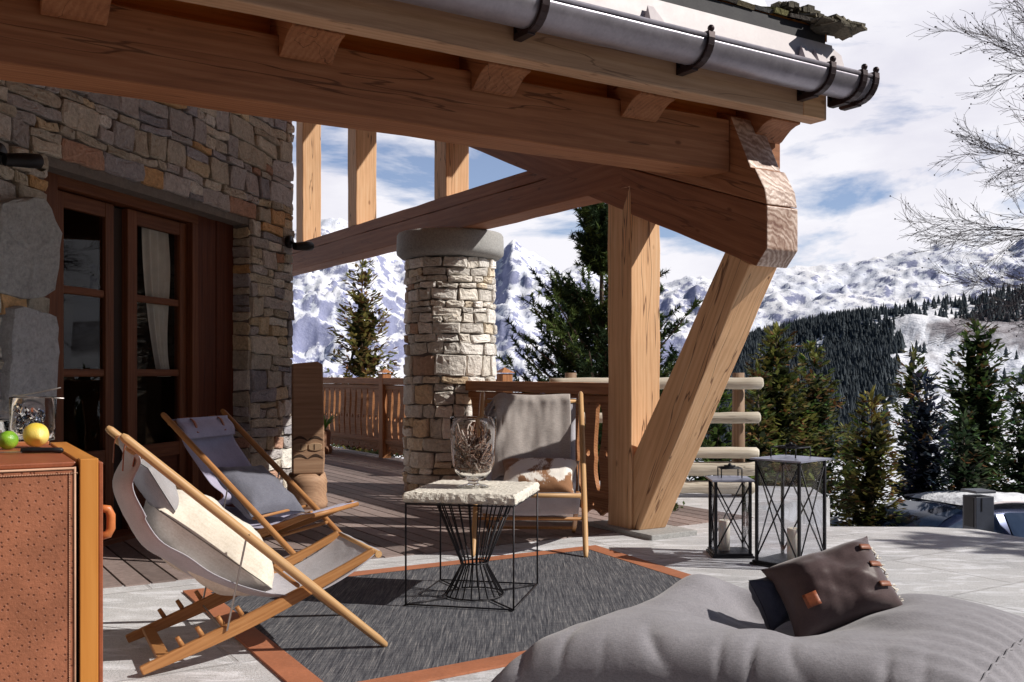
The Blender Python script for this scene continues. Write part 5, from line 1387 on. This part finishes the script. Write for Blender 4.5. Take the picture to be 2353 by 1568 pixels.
# ------------------------------------------------------------------ bean bag with two cushions
Lc, Fc, Rc, Bc = Vector((-.10, 3.28, 0)), Vector((1.36, 2.66, 0)), Vector((2.06, 3.42, 0)), Vector((.80, 4.36, 0))
def bagxy(a, c): return (Lc * (1 - a) * (1 - c) + Fc * a * (1 - c) + Rc * a * c + Bc * (1 - a) * c)
def bag(a, c, top_=True):
    x = 2 * a - 1; y = 2 * c - 1
    P = bagxy(a, c)
    # pull the side seams in, leave pointed corners
    cen_ = bagxy(.5, .5); pull = 1 - .09 * ((1 - x * x) * y ** 4 + (1 - y * y) * x ** 4)
    P = cen_ + (P - cen_) * pull
    e = (max(0, 1 - x ** 6) * max(0, 1 - y ** 6)) ** .36
    ez = .10 - .055 * (abs(x * y)) ** 6
    if not top_: return Vector(((P.x - cen_.x) * (1 - .0 * e) + cen_.x, (P.y - cen_.y) + cen_.y, ez * max(0, 1 - e * 1.25) + .012))
    h = .195 * e
    # hollow where one sits, ridge towards the right and along the front left edge
    dx, dy = P.x - 1.02, P.y - 3.62; d2 = (dx / .33) ** 2 + (dy / .30) ** 2; h -= .135 * math.exp(-d2) * e
    dx, dy = P.x - .92, P.y - 3.95; h -= .09 * math.exp(-((dx / .16) ** 2 + (dy / .20) ** 2)) * e
    dx, dy = P.x - 1.42, P.y - 3.45; h += .06 * math.exp(-((dx / .34) ** 2 + (dy / .34) ** 2)) * e
    dx, dy = P.x - .55, P.y - 3.20; h += .012 * math.exp(-((dx / .40) ** 2 + (dy / .3) ** 2))
    dx, dy = P.x - .76, P.y - 4.10; h += .085 * math.exp(-((dx / .22) ** 2 + (dy / .22) ** 2)) * e
    # pleats that gather along the front left seam and near the corners
    edge = math.exp(-((1 + y) / .28)) ; edge = math.exp(-((1 + y) / .20)); h -= e * .055 * edge * (1 - abs(sin(x * 15 + y * 5 + 2.2 * noise.noise(Vector((x * 3, 0, 0)))))) ** 2.2 * (.6 + noise.noise(Vector((x * 4, 3, 0))))
    edge2 = math.exp(-((1 - x) / .20)); h += e * .012 * edge2 * sin(y * 38 + x * 8)
    h += e * .016 * noise.noise(Vector((P.x * 2.6, P.y * 2.6, 1))) + e * .006 * noise.noise(Vector((P.x * 8, P.y * 8, 5)))
    # radial creases round the hollow
    an = atan2(P.y - 3.62, P.x - 1.02); rr = sqrt((P.x - 1.02) ** 2 + (P.y - 3.62) ** 2); h += e * .010 * math.exp(-((rr - .38) / .14) ** 2) * sin(an * 9 + 1.5)
    return Vector((P.x, P.y, ez + .012 + h))
bbg = empty('bean_bag', (0, 0, 0), label='large slumped heather grey bean bag in the right foreground', cat='bean bag')
b = MB(); b.grid(lambda a, c: bag(a, c), 150, 130); b.grid(lambda a, c: bag(1 - a, c, False), 40, 40); b.build('cover', M['beanbag'], bbg, fix=False, sub=0)
b = MB()
def seam(a0, c0, a1, c1): b.tube([bag(a0 + (a1 - a0) * t / 60, c0 + (c1 - c0) * t / 60) + Vector((0, 0, .003)) for t in range(61)], .0042, 6)
seam(.93, 0.02, .93, .98); seam(0.005, 0.0, .0, 1); seam(0, .0, 1, .0)
b.build('seam', M['beanbag'], bbg, fix=False)
b = MB()
def flap(a, c):
    p = Lc + Vector((.03, .0, .075)); return p + Vector((-.10 + .17 * a, .02 - .10 * a + .02 * c, .0 - .055 * c * (.4 + a))) 
b.grid(flap, 8, 4); b.build('corner_tab', M['beanbag'], bbg, solid=.004)

# brown cushion standing in the hollow, leather tabs along its right side
bc_m = orient((1.17, 3.60, .36), (.90, .05, .27), (-.20, .62, .80))
bc = cushion('brown_cushion', M['brownfab'], bc_m, .40, .29, .29, 'shiny brown cushion with small leather tabs leaning in the hollow of the bean bag', 12, wr=.016, pin=.10, ex_=2.6)
for y in (-.075, .0, .075):
    b = MB(); b.grid(lambda a, c: Vector((.125 + .045 * a, y - .010 + .020 * c, .010 + .145 * (max(0, 1 - ((.125 + .045 * a) / .2) ** 2.6) * max(0, 1 - (abs(y) / .145) ** 2.6)) ** .5)), 6, 2); b.build('leather_tab', M['tableather'], bc, solid=.004)
    b = MB(); b.tube([Vector((.168, y, .075)), Vector((.185, y + .004, .045)), Vector((.200, y - .002, .02)), Vector((.202, y, -.03))], .0032, 5); b.build('cord', M['cream'], bc)
b = MB(); b.grid(lambda a, c: Vector((-.150 + .05 * a, -.085 + .05 * c, .128 + .012 * a)), 4, 3); b.build('leather_label', M['leather_red'], bc, solid=.003)
b = MB(); rnd = R(9)
for i in range(40):
    y = rnd.uniform(-.13, .14); p = Vector((.198, y, 0)); b.tube([p, p + Vector((rnd.uniform(.008, .02), rnd.uniform(-.01, .01), rnd.uniform(-.01, .01)))], .002, 3)
b.build('frayed_edge', M['cream'], bc)
cushion('navy_cushion', M['navy'], orient((.985, 3.68, .305), (.8, .4, .2), (-.25, .3, .9)), .15, .19, .13, 'dark navy cushion half hidden behind the brown cushion on the bean bag', 13)

# ------------------------------------------------------------------ leather bar cabinet with fruit and glass
cc = Vector((-1.212, 2.915, 0)); CA = UA - radians(2)
cab = empty('leather_cabinet', cc, CA, label='tall tan leather bar trunk with an orange wood edge at the left', cat='bar cabinet')
# local x runs back along the front to the left (-x), +y away from the camera
t = NT('dotted_ostrich_leather'); v = t.coord('Object')
vo_ = t.n('TexVoronoi'); vo_.voronoi_dimensions = '2D'; t.l(t.coord('Object', rot=(radians(90), 0, 0)), vo_.inputs['Vector']); vo_.inputs['Scale'].default_value = 44; vo_.inputs['Randomness'].default_value = .75; vo = vo_.outputs['Distance']; nb = t.noise(v, 6, 5, .6); fi = t.noise(v, 130, 3, .6)
dot = t.ramp(vo, [(0, 1.), (.10, .85), (.155, 0.)])
c = t.mix(1., (.33, .125, .068), t.ramp(t.math('MULTIPLY_ADD', fi, .3, t.math('MULTIPLY', nb, .7)), [(.3, .68), (.7, 1.35)]), 'MULTIPLY')
c = t.mix(t.math('MULTIPLY', dot, .85), c, (.10, .026, .014))
ostr = t.fin(c, .5, t.bump(t.math('SUBTRACT', fi, t.math('MULTIPLY', dot, 1.5)), .5, .003), spec=.35)
orange = wood('honey_wood_edge', (.46, .17, .038), (.58, .235, .052), (.66, .30, .08), crack=0, knots=False, rough=.4, sc=.6, grain=.05)
dz = .875
b = MB(); b.box((-.575, .43, dz / 2), (1.03, .80, dz)); b.build('body', M['black'], cab, bevel=.004)
b = MB(); b.box((-.585, .022, dz / 2), (1.03, .02, dz - .01)); b.build('front_panel', ostr, cab, bevel=.004)
b = MB(); b.box((-.585, .44, dz + .006), (1.035, .83, .016)); b.build('top_panel', M['leather_red'], cab, bevel=.004)
timber('edge_frame', orange, cab, (-.034, .03, 0), (-.034, .03, dz + .022), .05, .056, up=(0, 1, 0), rough=0, bevel=.002)
timber('edge_frame', orange, cab, (-.034, .0575, dz - .006), (-.034, .86, dz - .006), .056, .05, rough=0, bevel=.002)
b = MB(); b.box((-.001, .43, dz / 2), (.012, .84, dz + .02)); b.build('side_panel', M['leather_red'], cab, bevel=.003)
b = MB(); b.box((-.58, .86, dz + .01), (1.03, .012, .03)); b.build('back_trim', M['leather'], cab, bevel=.003)
b = MB()
for z in (dz - .004,): b.tube([(-1.09, .0105, z), (-.073, .0105, z)], .0035, 6)
b.tube([(-.072, .0105, 0), (-.072, .0105, dz)], .0035, 6); b.build('piping', simple('pale_stitch', (.55, .33, .22), .6), cab)
b = MB()
for i in range(150): b.box((-1.08 + i * .0068, .0085, dz - .018), (.0042, .003, .0022))
for i in range(120): b.box((-.086, .0085, dz - .02 - i * .0068), (.0022, .003, .0042))
b.build('stitching', simple('stitch_thread', (.62, .36, .24), .6), cab)
b = MB(); b.tube([(.005, .06, .742), (.026, .06, .738), (.034, .06, .72), (.034, .06, .68), (.026, .06, .662), (.005, .06, .658)], [.012, .013, .013, .013, .013, .012], 10); b.build('handle', simple('orange_leather_handle', (.55, .17, .05), .4), cab)
zt_ = dz + .0145
def ct(px, py, z=0.889): # point on the cabinet top under a picture position
    Y = (EYE - z) * F / (py - HY); return Vector(((px - CX) / F * Y, Y, z))
# lemon
r = empty('lemon', ct(83, 1029) + Vector((0, .0, .044)), radians(200), label='yellow lemon on the leather cabinet', cat='lemon')
t = NT('lemon_peel'); v = t.coord('Object'); n = t.noise(v, 9, 4, .5); f = t.vor(v, 320)
lm = t.fin(t.mix(t.ramp(n, [(.4, 0.), (.65, 1.)]), (.82, .60, .07), (.88, .72, .20)), .35, t.bump(f, .5, .0015), spec=.5, Subsurface_Weight=.1)
b = MB(); b.lathe([(0, -.050), (.006, -.049), (.012, -.044), (.026, -.036), (.038, -.02), (.0425, 0), (.0395, .018), (.028, .034), (.013, .043), (.007, .047), (0, .048)], 28); b.build('peel', lm, r, Matrix.Rotation(radians(78), 4, 'X') @ Matrix.Rotation(radians(20), 4, 'Y'))
r = empty('lime', ct(19, 1033) + Vector((0, 0, .031)), 0, label='green lime left of the lemon', cat='lime')
t = NT('lime_peel'); v = t.coord('Object'); n = t.noise(v, 14, 4, .5); f = t.vor(v, 360)
b = MB(); b.lathe([(0, -.034), (.008, -.033), (.020, -.026), (.0305, -.010), (.0325, .004), (.026, .02), (.012, .030), (.005, .033), (0, .033)], 28); b.build('peel', t.fin(t.mix(t.ramp(n, [(.4, 0.), (.62, 1.)]), (.14, .34, .02), (.32, .52, .04)), .32, t.bump(f, .5, .0012), spec=.5), r, Matrix.Rotation(radians(70), 4, 'X'))
# knife
kp = ct(75, 1043); kn = empty('knife', kp + Vector((0, 0, .006)), radians(8), label='black handled knife lying in front of the lemon and lime', cat='knife')
b = MB(); b.tube([(-.035, 0, .004), (.0, 0, .005), (.06, 0, .005), (.088, 0, .004), (.094, 0, .003)], [.008, .0095, .009, .0095, .004], 10); b.build('handle', M['black'], kn)
b = MB(); b.prism([(-.26, -.001), (-.22, .012), (-.03, .016), (-.03, -.008), (-.2, -.008)], -.001, .001, Matrix.Rotation(pi / 2, 4, 'X')); b.build('blade', M['steel'], kn)
# ice bucket with tongs
bp = ct(76, 1013); bk = empty('ice_bucket', bp, 0, label='clear glass ice bucket behind the lemon', cat='ice bucket')
b = MB(); b.lathe([(0, 0), (.070, 0), (.076, .004), (.080, .05), (.084, .165), (.082, .168), (.080, .165), (.0765, .05), (.068, .012), (0, .012)], 48); b.build('bucket', M['vase_glass'], bk)
b = MB(); rnd = R(17)
for i in range(26):
    a = rnd.uniform(0, 6.28); rr = .05 * sqrt(rnd.random()); m = Matrix.Translation((rr * cos(a) - .012, rr * sin(a), rnd.uniform(.03, .12))) @ Matrix.Rotation(rnd.uniform(0, 3), 4, rv(rnd)); b.box((0, 0, 0), (.022, .022, .022), m)
b.build('ice_cubes', M['glass'], bk)
b = MB(); b.box((.035, -.02, .075), (.035, .02, .11), Matrix.Rotation(.12, 4, 'Y')); b.build('bottle_glint', M['white'], bk, bevel=.008) if False else None
tg_ = empty('ice_tongs', bp + Vector((.0, 0, .168)), radians(-4), label='twisted metal ice tongs resting across the glass bucket', cat='tongs')
b = MB(); b.tube([(-.065, .01, .005), (-.02, .0, .010), (.03, -.005, .018), (.115, -.01, .036)], .0028, 6); b.tube([(-.065, -.02, .005), (-.01, -.01, .0), (.05, 0, -.002), (.118, .01, -.006)], .0028, 6); b.tube([(-.066, .01, .005), (-.08, -.005, .006), (-.065, -.02, .005)], .0028, 6); b.build('arms', M['steel'], tg_)
# tumbler at the very edge
tm = empty('glass_tumbler', ct(-2, 1018), 0, label='small clear glass cut by the left edge of the photo', cat='glass')
b = MB(); b.lathe([(0, 0), (.026, 0), (.029, .004), (.033, .08), (.031, .081), (.027, .008), (0, .008)], 32); b.build('glass_wall', M['vase_glass'], tm)
SC.render.engine = 'CYCLES'
SC.cycles.max_bounces = 10; SC.cycles.transparent_max_bounces = 16; SC.cycles.transmission_bounces = 10
